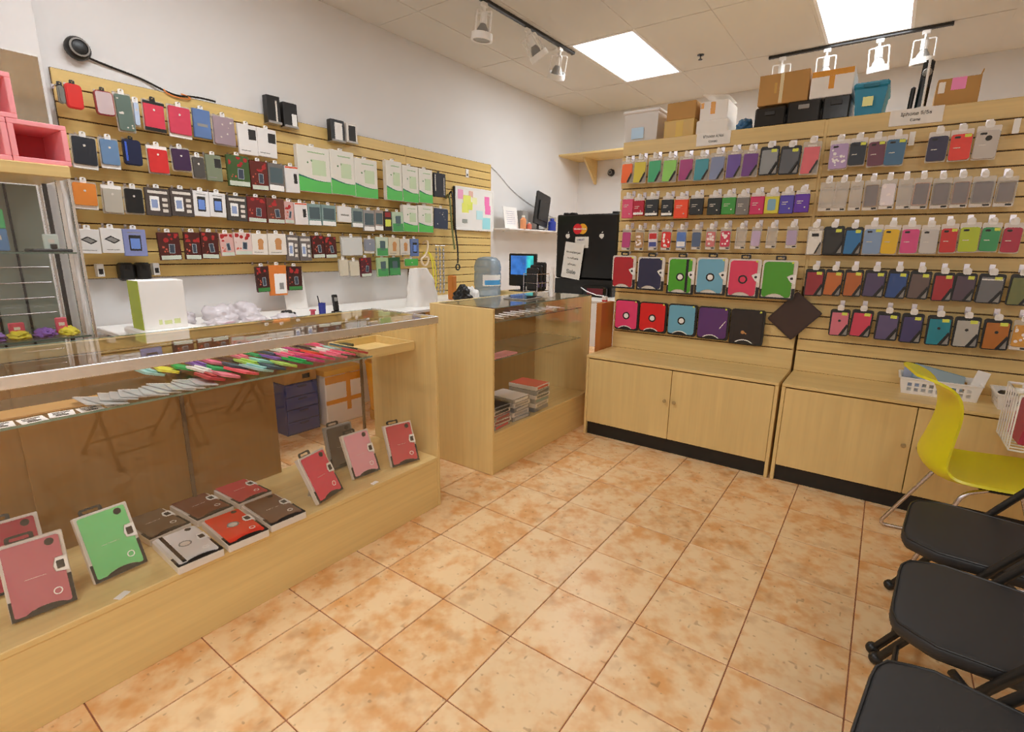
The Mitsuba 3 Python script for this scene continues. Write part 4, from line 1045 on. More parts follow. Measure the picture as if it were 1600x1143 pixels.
cable('yellow_strap', 'yellow lanyard strap hanging left of the grey straps', [(-2.02, 2.23, 1.31), (-1.93, 2.235, 1.30), (-1.91, 2.25, 1.15), (-1.91, 2.24, .95)], .006, col('d4cc30', 1.2), 'strap')
cable('yellow_strap', 'second yellow lanyard strap, slanting beside the first', [(-2.02, 2.25, 1.30), (-1.93, 2.262, 1.29), (-1.905, 2.285, 1.12), (-1.90, 2.25, .96)], .005, col('d4cc30', 1.2), 'strap')
cable('beige_cable', 'bundled beige cable hanging below the green boxes', [(-2.02, 2.235, 1.41), (-1.94, 2.22, 1.40), (-1.92, 2.16, 1.30), (-1.91, 2.10, 1.26), (-1.91, 2.14, 1.205), (-1.92, 2.20, 1.25), (-1.92, 2.15, 1.28)], .010, col('d8c4a4', 1.1))
cable('black_lanyard', 'black lanyard hanging left of the whiteboard', [(-2.02, 2.60, 1.86), (-1.965, 2.60, 1.85), (-1.955, 2.615, 1.60), (-1.95, 2.64, 1.40), (-1.95, 2.645, 1.22)], .008, 'black_plastic', 'lanyard')
cable('green_lanyard', 'olive green lanyard hanging beside the black lanyard', [(-2.02, 2.555, 1.84), (-1.965, 2.555, 1.83), (-1.955, 2.565, 1.62), (-1.95, 2.59, 1.42), (-1.95, 2.60, 1.36)], .009, col('747c4c'), 'lanyard')
k = thing('ring_holder', 'black ring hanging at the end of the black lanyard', 'ring')
tm = trimesh.creation.torus(.028, .007, 20, 8); tm.apply_transform(trimesh.transformations.rotation_matrix(math.pi / 2, [0, 1, 0]))
part(k, 'ring', at(tm, -1.95, 2.645, 1.18), 'black_plastic', smooth=True)
cable('thin_wire', 'thin grey wire running down the white wall to the shelf', [(-2.048, 3.30, 2.235), (-2.048, 3.55, 2.11), (-2.048, 3.81, 1.985), (-2.048, 4.3, 1.84), (-2.048, 4.67, 1.775)], .003, 'grey_plastic')
# clutter on the desk below
single('orange_lighter_pack', at(cb(-.03, .03, -.035, .035, 0, .22, .01), -1.62, 2.20, .9056, 10), col('b46c28', 1.2), 'orange brown bottle-shaped pack on the desk under the lanyards', 'pack')
single('black_tool_pouch', crumple(-1.42, 2.12, .9056, .07, .08, .14, 21), 'black_plastic', 'black crumpled tool pouch on the desk beside the grey straps', 'pouch', smooth=True)
single('white_cloth', crumple(-1.50, 2.33, .9056, .06, .07, .12, 25), 'white_plastic', 'white crumpled cloth between the pouch and the water bottle', 'cloth', smooth=True)

# whiteboard with notes
t = thing('whiteboard', 'white note board covered in sticky notes hung on the slatwall', 'board')
WB = frame((-1.995, 2.985, 1.555), np.array([.03, .9995, 0]) / np.linalg.norm([.03, .9995, 0]), (0, 0, 1), np.cross(np.array([.03, .9995, 0]) / np.linalg.norm([.03, .9995, 0]), (0, 0, 1)))
part(t, 'panel', move(cb(-.30, .285, 0, .415, -.014, 0, .003), WB), 'white_paper')
part(t, 'rim', move(ext(rr(-.305, -.005, .29, .42, .012).difference(rr(-.285, .014, .27, .40, .006)), -.016, .003), WB), 'white_plastic')
part(t, 'side_edge', move(cb(-.318, -.306, 0, .415, -.022, .001, .002), WB), 'ink')
for i, (x, y, w, h, hx, nm) in enumerate([(-.26, .31, .06, .07, 'e8a0c0', 'pink note at the top left corner'), (-.10, .335, .05, .045, 'd8b0a0', 'peach note at the top middle'), (-.18, .26, .09, .07, 'dce070', 'yellow note at the upper left'), (-.20, .18, .08, .07, 'dce070', 'yellow note at the left middle'), (-.12, .21, .06, .06, 'd4dc60', 'yellow note near the middle'),
        (.15, .27, .06, .07, 'e878b0', 'pink note at the upper right'), (.16, .18, .07, .07, 'e878b0', 'pink note at the right middle'), (.12, .03, .10, .09, '98d4dc', 'pale blue note at the lower right'), (.02, .12, .08, .07, 'b8dce0', 'pale blue note in the lower middle'), (-.05, .27, .06, .05, 'e4e8b0', 'pale yellow note near the top'), (-.20, .07, .06, .03, '90948c', 'grey note at the lower left')]):
    single('sticky_note', move(bx(x - .15 * w, min(x + 1.15 * w, .268), y - .15 * h, min(y + 1.15 * h, .398), .0004 + .0009 * (i % 3), .0011 + .0009 * (i % 3)), WB), col(hx, 1.1, .7), nm + ' of the note board', 'sticky note', 'sticky notes on the board')
k = thing('price_tag_holder', 'white price tag on the slatwall above the note board', 'price tag')
part(k, 'tag', bx(-2.0285, -2.024, 2.868, 2.91, 2.075, 2.155), 'white_plastic')
part(k, 'print', bx(-2.0238, -2.0234, 2.88, 2.90, 2.09, 2.11), 'ink')
for yy, w in ((-.297, 'white price tag at the lower left of the left slatwall'), (-.022, 'white price tag right of the black pouches on the left slatwall')):
    k = thing('price_tag_holder', w, 'price tag')
    part(k, 'tag', bx(-2.0285, -1.985, yy - .016, yy + .016, 1.187, 1.257), 'white_plastic')
    part(k, 'print', bx(-1.9848, -1.9844, yy - .010, yy + .010, 1.20, 1.23), 'ink')
for i, yy in enumerate((-.178, -.095)):
    k = thing('phone_pouch', ('left' if i == 0 else 'right') + ' one of the two black pouches hanging at the slatwall bottom', 'pouch', 'black pouches on the slatwall')
    part(k, 'pouch', cb(-2.0285, -1.955, yy - .036, yy + .036, 1.160, 1.262, .012), 'black_plastic')
    part(k, 'clasp', cb(-1.9548, -1.949, yy - .010, yy + .010, 1.225, 1.245, .002), 'black_gloss')
# framed things standing on clips at the top slat
for i, (yy, w, z, h, face, lab) in enumerate([(.808, .096, 2.19, .175, 0, 'tall black phone box on a clip shelf above the left slatwall'), (.93, .105, 2.185, .16, 1, 'black and white phone box beside the tall black one'), (1.315, .12, 2.155, .155, 2, 'black-framed white phone box above the left slatwall'), (1.445, .10, 2.165, .145, 3, 'grey-framed dark phone box above the left slatwall')]):
    k = thing('phone_box', lab, 'box', 'phone boxes above the slatwall')
    part(k, 'carton', cb(-2.018, -1.965, yy - w / 2, yy + w / 2, z, z + h, .003), 'black_plastic' if face != 3 else 'frosted')
    if face == 0: part(k, 'stripe', bx(-1.9648, -1.9638, yy + .012, yy + .024, z + .01, z + h - .03), 'frosted')
    if face == 1: part(k, 'picture', bx(-1.9648, -1.9638, yy + .008, yy + .045, z + .01, z + .09), 'white_plastic')
    if face == 2: part(k, 'window', bx(-1.9648, -1.9638, yy - .028, yy + .04, z + .012, z + h - .02), 'white_paper')
    if face == 3: part(k, 'window', bx(-1.9648, -1.9638, yy - .032, yy + .032, z + .012, z + h - .02), 'ink')
    s = thing('clip_shelf', 'small clear clip shelf under the ' + lab.split(' on ')[0].split(' above ')[0].split(' beside ')[0], 'shelf')
    part(s, 'ledge', bx(-2.0295, -1.955, yy - w / 2, yy + w / 2, z - .0035, z - .0005), 'clear_plastic')
    part(s, 'lip', bx(-1.957, -1.955, yy - w / 2, yy + w / 2, z - .0004, z + .012), 'clear_plastic')
# wall speaker and its wire
t = thing('wall_speaker', 'round black speaker on the left wall above the slatwall', 'speaker')
m = lathe([(0, .075), (.03, .073), (.048, .062), (.057, .042), (.055, .02), (.04, 0), (0, 0)], 28); m.apply_transform(trimesh.transformations.rotation_matrix(math.pi / 2, [0, 1, 0]))
part(t, 'housing', at(m, XW + .0005, -.228, 2.365), 'black_plastic', smooth=40)
m = lathe([(.036, .0725), (.044, .068), (.042, .064), (.036, .068), (.036, .0725)], 28); m.apply_transform(trimesh.transformations.rotation_matrix(math.pi / 2, [0, 1, 0]))
part(t, 'grille_ring', at(m, XW + .0035, -.228, 2.365), 'grey_plastic', smooth=40)
cable('speaker_wire', 'black wire from the round speaker along the slatwall top', [(-2.04, -.18, 2.338), (-2.046, -.05, 2.315), (-2.046, .06, 2.295), (-2.035, .14, 2.266), (-2.021, .22, 2.243), (-2.020, .28, 2.25), (-2.021, .36, 2.258), (-2.021, .45, 2.256)], .0055, 'black_plastic')
cable('orange_wire', 'short orange wire tangled with the speaker wire', [(-2.022, .16, 2.262), (-2.018, .20, 2.236), (-2.016, .27, 2.232), (-2.018, .30, 2.243), (-2.018, .25, 2.256)], .004, col('d07830', 1.2))

# ------------------------------------------------------------------ back corner: wall shelves, desk, black cabinet, bottle
t = thing('wall_shelf', 'pale wooden shelf with bracket high on the far wall', 'shelf')
part(t, 'board', cb(-2.05, -1.0, 4.72, 5.262, 2.535, 2.56, .003), MAPLE_X)
part(t, 'bracket', ext(Polygon([(0, 0), (.36, 0), (.36, -.02), (.03, -.30), (0, -.30)]), -.012, .012).apply_transform(frame((-1.78, 5.265, 2.534), (0, -1, 0), (0, 0, 1), (-1, 0, 0))), MAPLE_X)
t = thing('wall_speaker', 'small black round speaker on the far wall under the shelf', 'speaker')
m = lathe([(0, .05), (.03, .048), (.045, .03), (.045, .0), (0, 0)], 24); m.apply_transform(trimesh.transformations.rotation_matrix(math.pi / 2, [1, 0, 0]))
part(t, 'housing', at(m, -1.555, 5.2695, 2.37), 'black_plastic', smooth=40)
m = lathe([(.018, .0505), (.026, .0495), (.026, .047), (.018, .047), (.018, .0505)], 20); m.apply_transform(trimesh.transformations.rotation_matrix(math.pi / 2, [1, 0, 0]))
part(t, 'grille_ring', at(m, -1.555, 5.268, 2.37), 'grey_plastic')
t = thing('white_shelf', 'white wall shelf with papers and a black monitor on it', 'shelf')
part(t, 'board', cb(-2.054, -1.83, 3.36, 4.75, 1.575, 1.592, .003), 'white_plastic')
for yy in (3.55, 4.0, 4.45): part(t, 'bracket', cb(-2.054, -1.86, yy - .010, yy + .010, 1.555, 1.5745, .002), 'white_plastic')
k = thing('white_document', 'white printed paper leaning on the white shelf beside the note board', 'paper')
M = lean(-1.90, 3.51, 1.5925, 0, 9)
part(k, 'sheet', move(cb(-.13, .13, 0, .235, -.006, 0, .001), M), 'white_paper')
part(k, 'printed_lines', move(cat([bx(-.09, .08, .05 + .022 * j, .056 + .022 * j, .0002, .0006) for j in range(7)]), M), col('b8b4c4'))
single('grey_box', cb(-2.02, -1.89, 3.70, 3.81, 1.5925, 1.80, .003), 'grey_plastic', 'grey box behind the black monitor on the white shelf', 'box')
t = thing('small_monitor', 'black monitor seen from behind, tilted on the white shelf', 'monitor')
M = lean(-1.86, 4.035, 1.625, 8, -4) @ trimesh.transformations.rotation_matrix(math.radians(-7), [0, 0, 1])
part(t, 'panel', move(cb(-.19, .19, .02, .39, -.025, 0, .006), M), 'black_plastic')
part(t, 'back_cover', move(cb(-.12, .12, .08, .30, .0003, .016, .008), M), 'black_plastic')
part(t, 'stand', cat([cb(-1.92, -1.84, 3.935, 4.105, 1.5925, 1.604, .003), cb(-1.895, -1.882, 4.0, 4.035, 1.6045, 1.66, .002)]), 'black_plastic')
def bottle(label, y, hx, r, h, capc, x=-1.865):
    k = thing('bottle', label, 'bottle', 'bottles on the white shelf')
    part(k, 'body', at(lathe([(0, 0), (r * .95, 0), (r, .008), (r, h * .68), (r * .45, h * .82), (r * .45, h * .84), (0, h * .84)], 16), x, y, 1.5925), col(hx, 1.1), smooth=40)
    part(k, 'cap', at(lathe([(0, 0), (r * .55, 0), (r * .5, h * .14), (0, h * .14)], 12), x, y, 1.5925 + h * .8405), col(capc), smooth=40)
bottle('orange bottle left of the black monitor on the white shelf', 3.655, 'd89060', .035, .15, 'e0dcd0', x=-1.85)
bottle('small coral bottle at the foot of the black monitor', 3.785, 'd07058', .030, .08, 'e0dcd0', x=-1.855)
bottle('blue bottle right of the black monitor on the white shelf', 4.305, '2c3c94', .05, .15, '2c3c94')
bottle('purple bottle at the right end of the white shelf', 4.58, '54406c', .035, .11, 'e4e0e0')
single('beige_carton', cb(-2.02, -1.86, 4.39, 4.50, 1.5925, 1.76, .003), col('c8c0b0'), 'beige carton between the blue and purple bottles', 'box')

t = thing('water_bottle', 'large blue water cooler bottle with label on the desk', 'water bottle')
prof = [(0, 0), (.110, .0), (.130, .02), (.132, .07), (.126, .08), (.126, .09), (.132, .10), (.132, .225), (.126, .235), (.126, .245), (.132, .255), (.132, .295), (.118, .345), (.09, .375), (.04, .385), (0, .385)]
part(t, 'body', at(lathe(prof, 28), -1.585, 2.675, .9056), 'bottle_blue', smooth=40)
la = lathe([(.1325, .11), (.1335, .11), (.1335, .215), (.1325, .215), (.1325, .11)], 40)
ang = np.arctan2(la.triangles_center[:, 1], la.triangles_center[:, 0])
la = trimesh.Trimesh(la.vertices, la.faces[(ang > -1.25) & (ang < .35)], process=False)
part(t, 'label', at(la, -1.585, 2.675, .9056), 'white_paper', smooth=40)
lb = lathe([(.1340, .12), (.1346, .12), (.1346, .165), (.1340, .165), (.1340, .12)], 40)
lb = trimesh.Trimesh(lb.vertices, lb.faces[(np.arctan2(lb.triangles_center[:, 1], lb.triangles_center[:, 0]) > -1.05) & (np.arctan2(lb.triangles_center[:, 1], lb.triangles_center[:, 0]) < .25)], process=False)
part(t, 'label_band', at(lb, -1.585, 2.675, .9056), col('4c94c8', 1.2), smooth=40)

t = thing('back_desk', 'white-topped desk in the back corner under the black cabinet', 'desk')
part(t, 'desk_top', cb(-1.24, -.24, 2.62, 3.45, .925, .95, .004), 'white_plastic')
for a, b in ((-1.20, 2.67), (-.28, 2.67), (-1.20, 3.40), (-.28, 3.40)): part(t, 'leg', cb(a - .02, a + .02, b - .02, b + .02, 0, .9245, .003), 'grey_plastic')
# computer with teal picture
t = thing('laptop', 'black laptop showing a teal and blue picture in the back corner', 'laptop')
part(t, 'base', cb(-1.23, -.92, 2.72, 2.94, .9505, .972, .004), 'black_plastic')
M = frame((-1.08, 2.955, .973), (1, 0, 0), np.array([0, .18, 1]) / np.linalg.norm([0, .18, 1]), np.cross((1, 0, 0), np.array([0, .18, 1]) / np.linalg.norm([0, .18, 1])))
MON = frame((-1.40, 3.0, .9775), (1, 0, 0), (0, 0, 1), (0, -1, 0))
del scene[t + '__base']; used[t + '__base'] = -1
labels[t] = {'label': 'monitor showing a teal and blue picture in the back corner', 'category': 'monitor'}
part(t, 'housing', move(cb(-.165, .165, 0.02, .345, -.035, 0, .006), MON), 'black_plastic')
def scr(p, n, uv):
    a = mikit.fbm(p.x * 16, p.z * 16, 0.0, 3)
    b = mikit.smoothstep(-1.38, -1.28, p.x + 0.12 * (a - 0.5))
    return mikit.mix(lin('2c5c9c').tolist(), lin('2c9c98').tolist(), b) * (0.5 + a) * 1.1
scene['screen_picture'] = {'type': 'principled', 'base_color': {'type': 'rgb', 'value': [0.01, 0.01, 0.01]}, 'roughness': 0.25}
sc = part(t, 'screen', move(trimesh.Trimesh([(-.14, .135, .001), (.14, .135, .001), (.14, .325, .001), (-.14, .325, .001)], [[0, 1, 2], [0, 2, 3]], process=False), MON), 'screen_picture', uv=np.array([[0, 0], [1, 0], [1, 1], [0, 1.]]), emitter={'type': 'area', 'radiance': mikit.proc(scr)})
part(t, 'stand', move(cat([cb(-.10, .10, -.0265, -.018, -.10, .09, .003), bx(-.03, .03, -.0178, .03, -.033, -.02)]), MON), 'black_plastic')
single('monitor_riser', cb(-1.60, -1.255, 2.86, 3.14, .9056, .9505, .004), MAPLE_X, 'low wooden riser under the monitor in the back corner', 'riser')

# black cabinet with stickers
t = thing('black_cabinet', 'large black cabinet with card and fruit stickers in the back corner', 'cabinet')
bxl, bxr, by = -1.005, -.375, 3.0
part(t, 'shell', cb(bxl, bxr, by, by + .35, 1.105, 1.685, .012), 'black_gloss')
part(t, 'lower_drawer', cb(bxl + .005, bxr - .02, by - .015, by + .34, .9505, 1.100, .006), 'black_plastic')
for xx in (-.93, -.86, -.43): part(t, 'latch', cb(xx - .025, xx + .025, by + .03, by + .10, 1.6855, 1.705, .006), 'black_plastic')
CB = frame((bxl, by, .95), (1, 0, 0), (0, 0, 1), (0, -1, 0))
def on_cab(name, poly, a, b, m, label, catg, grp=None): return single(name, move(ext(poly, a, b), CB), m, label, catg, grp)
k = thing('card_sticker', 'red and orange overlapping-circles card sticker on the black cabinet', 'sticker')
part(k, 'red_circle', move(ext(Point(.225, .605).buffer(.047, quad_segs=10), .0005, .0012), CB), col('c8202c', 1.2))
part(k, 'orange_circle', move(ext(Point(.278, .605).buffer(.047, quad_segs=10).difference(Point(.225, .605).buffer(.047, quad_segs=10)), .0005, .0012), CB), col('e8a028', 1.2))
lt = meshkit.text_mesh('MasterCard', .017, .0006, bold=True)
lt.apply_translation((-lt.bounds[:, 0].mean(), 0, 0)); lt.apply_transform(trimesh.transformations.translation_matrix((.2515, .597, .0014)))
part(k, 'lettering', move(lt, CB), 'white_plastic')
for xx, w in ((.125, 'left'), (.475, 'right')):
    ap = Point(xx - .008, .545).buffer(.0165, quad_segs=5).union(Point(xx + .008, .545).buffer(.0165, quad_segs=5)).union(Point(xx, .536).buffer(.017, quad_segs=5)).difference(Point(xx + .029, .549).buffer(.011, quad_segs=5))
    k = thing('fruit_sticker', w + ' white apple-shaped sticker on the black cabinet', 'sticker')
    part(k, 'fruit', move(ext(ap, .0005, .0012), CB), 'white_plastic')
    part(k, 'leaf', move(ext(Polygon([(xx, .566), (xx + .010, .572), (xx + .010, .582), (xx + .001, .576)]), .0005, .0012), CB), 'white_plastic')
k = thing('small_label', 'small white label below the card sticker on the black cabinet', 'label')
part(k, 'paper', move(bx(.205, .345, .435, .535, .0005, .0012), CB), 'white_paper')
lt = meshkit.text_mesh('CREDIT', .016, .0005, bold=True); lt.apply_translation((.222, .50, .0013)); part(k, 'lettering', move(lt, CB), col('403870'))
k = thing('sale_notice', 'tilted white notice taped to the front of the black cabinet', 'notice')
NT = CB @ trimesh.transformations.translation_matrix((.075, .165, .018)) @ trimesh.transformations.rotation_matrix(math.radians(-7), [0, 0, 1])
part(k, 'sheet', move(cb(0, .20, 0, .33, 0, .0015, .0004), NT), 'white_paper')
for s, yy, hh in (('no exchanges', .235, .017), ('no refunds', .18, .017), ('all items', .122, .017), ('Sale', .045, .036)):
    lt = meshkit.text_mesh(s, hh, .0005, bold=True); lt.apply_translation((.10 - lt.bounds[:, 0].mean(), yy, .0017)); part(k, 'lettering', move(lt, NT), 'ink')
t = thing('phone_dock', 'dark red and black gadget at the foot of the black cabinet', 'gadget')
part(t, 'body', cb(-.66, -.42, 2.90, 2.982, .9505, 1.05, .02), 'black_gloss')
part(t, 'red_panel', cb(-.60, -.44, 2.893, 2.8995, .975, 1.03, .003), col('6c1c28'))
part(t, 'silver_edge', tube([(-.66, 2.895, 1.03), (-.60, 2.89, 1.0), (-.50, 2.888, .972), (-.42, 2.89, .966)], .006, 6), 'aluminium')

# ------------------------------------------------------------------ second glass counter
t = thing('glass_counter', 'shorter glass-fronted maple counter between the long counter and display units', 'display counter', 'glass display counters')
y0, y1 = 1.005, 2.225
Z2 = 1.035
part(t, 'base_board', cb(CX1 - .020, CX1 - .004, y0 + .018, y1 - .018, 0, .250, .002), MAPLE_Y)
part(t, 'deck', cb(CX0, CX1, y0 + .0185, y1 - .0185, .250, .270, .003), MAPLE_Y)
for yy in (y0, y1 - .018): part(t, 'end_panel', cb(CX0, CX1, yy, yy + .018, 0, Z2 - .004, .002), MAPLE_Z)
part(t, 'back_panel', cb(CX0 + .004, CX0 + .016, y0 + .0185, y1 - .0185, .2705, Z2 - .06, .001), BACK_W)
part(t, 'back_rail', cb(CX0, CX0 + .05, y0 + .0185, y1 - .0185, Z2 - .058, Z2 - .004, .002), MAPLE_Y)
part(t, 'glass_front', sheet((CX1 - .003, y0 + .02, .272), (CX1 - .003, y1 - .02, .272), (CX1 - .003, y1 - .02, Z2 - .004), (CX1 - .003, y0 + .02, Z2 - .004)), 'pane_glass')
part(t, 'glass_top', sheet((CX0 + .05, y0 + .019, Z2), (CX1, y0 + .019, Z2), (CX1, y1 - .019, Z2), (CX0 + .05, y1 - .019, Z2)), 'shelf_glass')
part(t, 'glass_top_edge', bx(CX1, CX1 + .002, y0 + .019, y1 - .019, Z2 - .004, Z2 + .001), col('6c7c70'))
for z, nm in ((.935, 'upper'), (.70, 'lower')):
    part(t, 'glass_shelf', sheet((-.69, y0 + .02, z), (-.28, y0 + .02, z), (-.28, y1 - .02, z), (-.69, y1 - .02, z)), 'shelf_glass')
    part(t, 'glass_shelf_edge', bx(-.28, -.2785, y0 + .02, y1 - .02, z - .004, z + .002), col('5c6458'))
for i in range(11):
    k = thing('white_packet', 'white paper packet on the top shelf of the shorter counter, %s from left' % ORD[i], 'packet', 'white packets in the shorter counter')
    M = trimesh.transformations.translation_matrix((-.345 + rng.uniform(-.02, .02), 1.09 + i * .083, .954)) @ trimesh.transformations.rotation_matrix(math.radians(-9), [1, 0, 0]) @ rotz(rng.uniform(-12, 12))
    part(k, 'packet', move(cb(-.055, .055, -.045, .045, -.003, .005, .001), M), 'white_paper')
    part(k, 'print', move(ext(sbox(-.03, -.02, .02, .012), .0052, .0057), M), 'grey_plastic')
for i in range(3):
    single('pink_packet', at(cb(-.05, .05, -.055, .055, 0, .010, .002), -.345, 1.10 + .115 * i, .7005, rng.uniform(-6, 6)), col('d890a0', 1.2), ('first', 'second', 'third')[i] + ' pink packet from left on the lower shelf of the shorter counter', 'packet', 'pink packets in the shorter counter')
STK = [(1.135, ['bc3038', '7c2c30', '903c40', '404040', '242424'], 'black-topped'), (1.36, ['b8b4b0', 'a8a4a0', 'c4c0bc', '9c9890', 'dcdad6'], 'white-topped'), (1.60, ['84807c', 'a0988c', '6c8c88', '4c5454', '3c4040', 'c44038'], 'red-topped')]
for si, (yy, cols_, nm) in enumerate(STK):
    z = .2705
    for j, hx in enumerate(cols_):
        D = .030
        k = thing('stacked_tablet_box', 'tablet box in the %s stack, %s from the bottom' % (nm, ORD[j]), 'tablet case', 'tablet boxes stacked in the shorter counter')
        M = trimesh.transformations.translation_matrix((-.345 + rng.uniform(-.01, .01), yy + rng.uniform(-.008, .008), z)) @ rotz(rng.uniform(-4, 4))
        part(k, 'carton', move(cb(-.115, .115, -.09, .09, 0, D - .003, .002), M), 'frosted' if j % 2 else 'grey_plastic')
        part(k, 'cover', move(cb(-.110, .110, -.085, .085, D - .0028, D, .001), M), col(hx, 1.15))
        part(k, 'side_print', move(bx(.1151, .1156, -.07, .07, .006, D - .008), M), col(hx, 1.0))
        z += D + .0006
# on the shorter counter
t = thing('wire_rack', 'small chrome wire rack holding black pouches on the shorter counter', 'rack')
W0 = (-.52, 1.93)
def rod(*p): return tube(p, .0028, 6)
r_ = []
for dx in (-.06, .06):
    for dy in (-.08, .08): r_.append(rod((W0[0] + dx, W0[1] + dy, Z2 + .001), (W0[0] + dx, W0[1] + dy, Z2 + .16)))
for z in (.03, .09, .155):
    r_.append(tube([(W0[0] - .06, W0[1] - .08, Z2 + z), (W0[0] + .06, W0[1] - .08, Z2 + z), (W0[0] + .06, W0[1] + .08, Z2 + z), (W0[0] - .06, W0[1] + .08, Z2 + z)], .0028, 6, True))
for q in range(5): r_.append(rod((W0[0] - .06, W0[1] - .06 + .03 * q, Z2 + .03), (W0[0] + .06, W0[1] - .06 + .03 * q, Z2 + .03)))
part(t, 'frame', cat(r_), 'chrome', smooth=50)
for i in range(3):
    k = thing('black_case', 'black soft case standing in the chrome wire rack, %s from left' % ORD[i], 'case', 'black cases in the wire rack')
    part(k, 'case', move(cb(-.052, .052, -.016, .016, 0, .165 + .02 * i, .010), trimesh.transformations.translation_matrix((W0[0], W0[1] - .048 + .048 * i, Z2 + .034))), 'black_plastic')
    part(k, 'label', bx(W0[0] + .0522, W0[0] + .0528, W0[1] - .056 + .048 * i, W0[1] - .040 + .048 * i, Z2 + .06, Z2 + .10), col('6c6494'))
t = thing('white_tube', 'tall narrow white tube standing on the shorter counter', 'tube')
part(t, 'body', at(lathe([(0, 0), (.016, 0), (.018, .01), (.018, .15), (.012, .165), (0, .165)], 16), -.34, 1.86, Z2 + .001), 'white_plastic', smooth=40)
part(t, 'cap', at(lathe([(0, 0), (.012, 0), (.010, .045), (0, .045)], 12), -.34, 1.86, Z2 + .1665), 'white_paper', smooth=40)
t = thing('silver_tablet', 'dark flat tablet lying on the shorter counter glass', 'tablet')
part(t, 'body', at(cb(-.09, .09, -.13, .13, 0, .009, .003), -.42, 1.62, Z2 + .001, 8), 'grey_plastic')
part(t, 'screen', at(cb(-.082, .082, -.12, .12, .0092, .0100, .0003), -.42, 1.62, Z2 + .001, 8), 'black_gloss')
t = thing('white_cup', 'small white cup with red base on the red-brown board', 'cup')
part(t, 'cup', at(lathe([(0, 0), (.018, 0), (.022, .045), (.019, .045), (.016, .004), (0, .004)], 14), -.146, 2.33, .9752), 'white_plastic', smooth=40)
part(t, 'band', at(lathe([(.0195, .006), (.0212, .006), (.0222, .018), (.0208, .018), (.0195, .006)], 14), -.146, 2.33, .9752), col('b83030'))

# ------------------------------------------------------------------ tall glass tower with pink cubes at the left
t = thing('glass_tower', 'tall glass display tower at the left edge', 'display cabinet')
ax0, ax1, ay0, ay1 = -1.60, -1.15, -1.02, -.572
part(t, 'base', cb(ax0, ax1, ay0, ay1, 0, .30, .004), MAPLE_Y)
part(t, 'header', cb(ax0, ax1, ay0, ay1, 1.625, 1.672, .003), MAPLE_Y)
for x in (ax0 + .008, ax1 - .008):
    for y in (ay0 + .008, ay1 - .008): part(t, 'corner_post', cb(x - .005, x + .005, y - .005, y + .005, .3005, 1.6245, .001), 'aluminium')
part(t, 'shelf_standard', bx(ax0 + .10, ax0 + .115, ay1 - .02, ay1 - .006, .3005, 1.6245), 'black_metal')
part(t, 'shelf_standard', bx(ax0 + .30, ax0 + .312, ay1 - .02, ay1 - .006, .3005, 1.6245), 'aluminium')
part(t, 'glass_side', sheet((ax1 - .008, ay0 + .02, .302), (ax1 - .008, ay1 - .02, .302), (ax1 - .008, ay1 - .02, 1.62), (ax1 - .008, ay0 + .02, 1.62)), 'pane_glass')
part(t, 'glass_side', sheet((ax0 + .02, ay1 - .004, .302), (ax1 - .02, ay1 - .004, .302), (ax1 - .02, ay1 - .004, 1.62), (ax0 + .02, ay1 - .004, 1.62)), 'pane_glass')
part(t, 'glass_side', sheet((ax0 + .02, ay0 + .004, .302), (ax1 - .02, ay0 + .004, .302), (ax1 - .02, ay0 + .004, 1.62), (ax0 + .02, ay0 + .004, 1.62)), 'pane_glass')
part(t, 'mirror_back', bx(ax0 + .002, ax0 + .006, ay0 + .02, ay1 - .02, .302, 1.62), col('7c8478'))
for yy in (-.90, -.80, -.70): part(t, 'back_standard', bx(ax0 + .0065, ax0 + .014, yy - .004, yy + .004, .302, 1.62), 'black_metal')
for z in (1.05, 1.12, 1.19, 1.26): part(t, 'wire_rail', tube([(ax0 + .018, ay0 + .03, z), (ax0 + .018, ay1 - .03, z)], .0025, 6), 'chrome')
for z in (.62, .98, 1.33): 
    part(t, 'glass_shelf', sheet((ax0 + .02, ay0 + .02, z), (ax1 - .02, ay0 + .02, z), (ax1 - .02, ay1 - .02, z), (ax0 + .02, ay1 - .02, z)), 'shelf_glass')
    part(t, 'shelf_edge', bx(ax1 - .0195, ax1 - .0175, ay0 + .02, ay1 - .02, z - .004, z + .003), col('5c6c60'))
for i, (x, y, z, h, w, hx, nm) in enumerate([(-1.30, -.80, 1.423, .075, .06, '50b070', 'green'), (-1.30, -.80, 1.335, .0875, .06, '5c84b0', 'blue'), (-1.25, -.65, 1.335, .07, .05, 'b8c4bc', 'pale grey'), (-1.30, -.80, .985, .06, .05, 'c05060', 'red'), (-1.28, -.66, .985, .07, .04, 'c85868', 'pink')]):
    k = thing('small_case', nm + ' small phone case on a shelf of the glass tower', 'phone case', 'cases in the glass tower')
    part(k, 'case', cb(x - .012, x, y - w / 2, y + w / 2, z + .0005, z + h, .004), col(hx, 1.1))
    part(k, 'emblem', bx(x + .0002, x + .0008, y - .010, y + .010, z + h * .5, z + h * .7), 'frosted')
k = thing('black_stand', 'black curved stand on the upper shelf of the glass tower', 'stand')
part(k, 'plate', cb(-1.30, -1.18, -.73, -.60, 1.3305, 1.345, .005), 'black_plastic')
part(k, 'arm', cb(-1.235, -1.215, -.66, -.64, 1.3453, 1.365, .003), 'black_plastic')
for i, (y, hx, nm) in enumerate([(-.88, '8868a8', 'purple'), (-.80, 'c4b83c', 'olive yellow'), (-.72, '7c58a0', 'violet'), (-.643, 'd0c440', 'yellow')]):
    single('foil_packet', crumple(-1.28, y, .9815, .06, .034, .034, 40 + i), col(hx, 1.2, .25), nm + ' foil packet on the lower shelf of the glass tower', 'packet', 'foil packets in the glass tower', smooth=True)

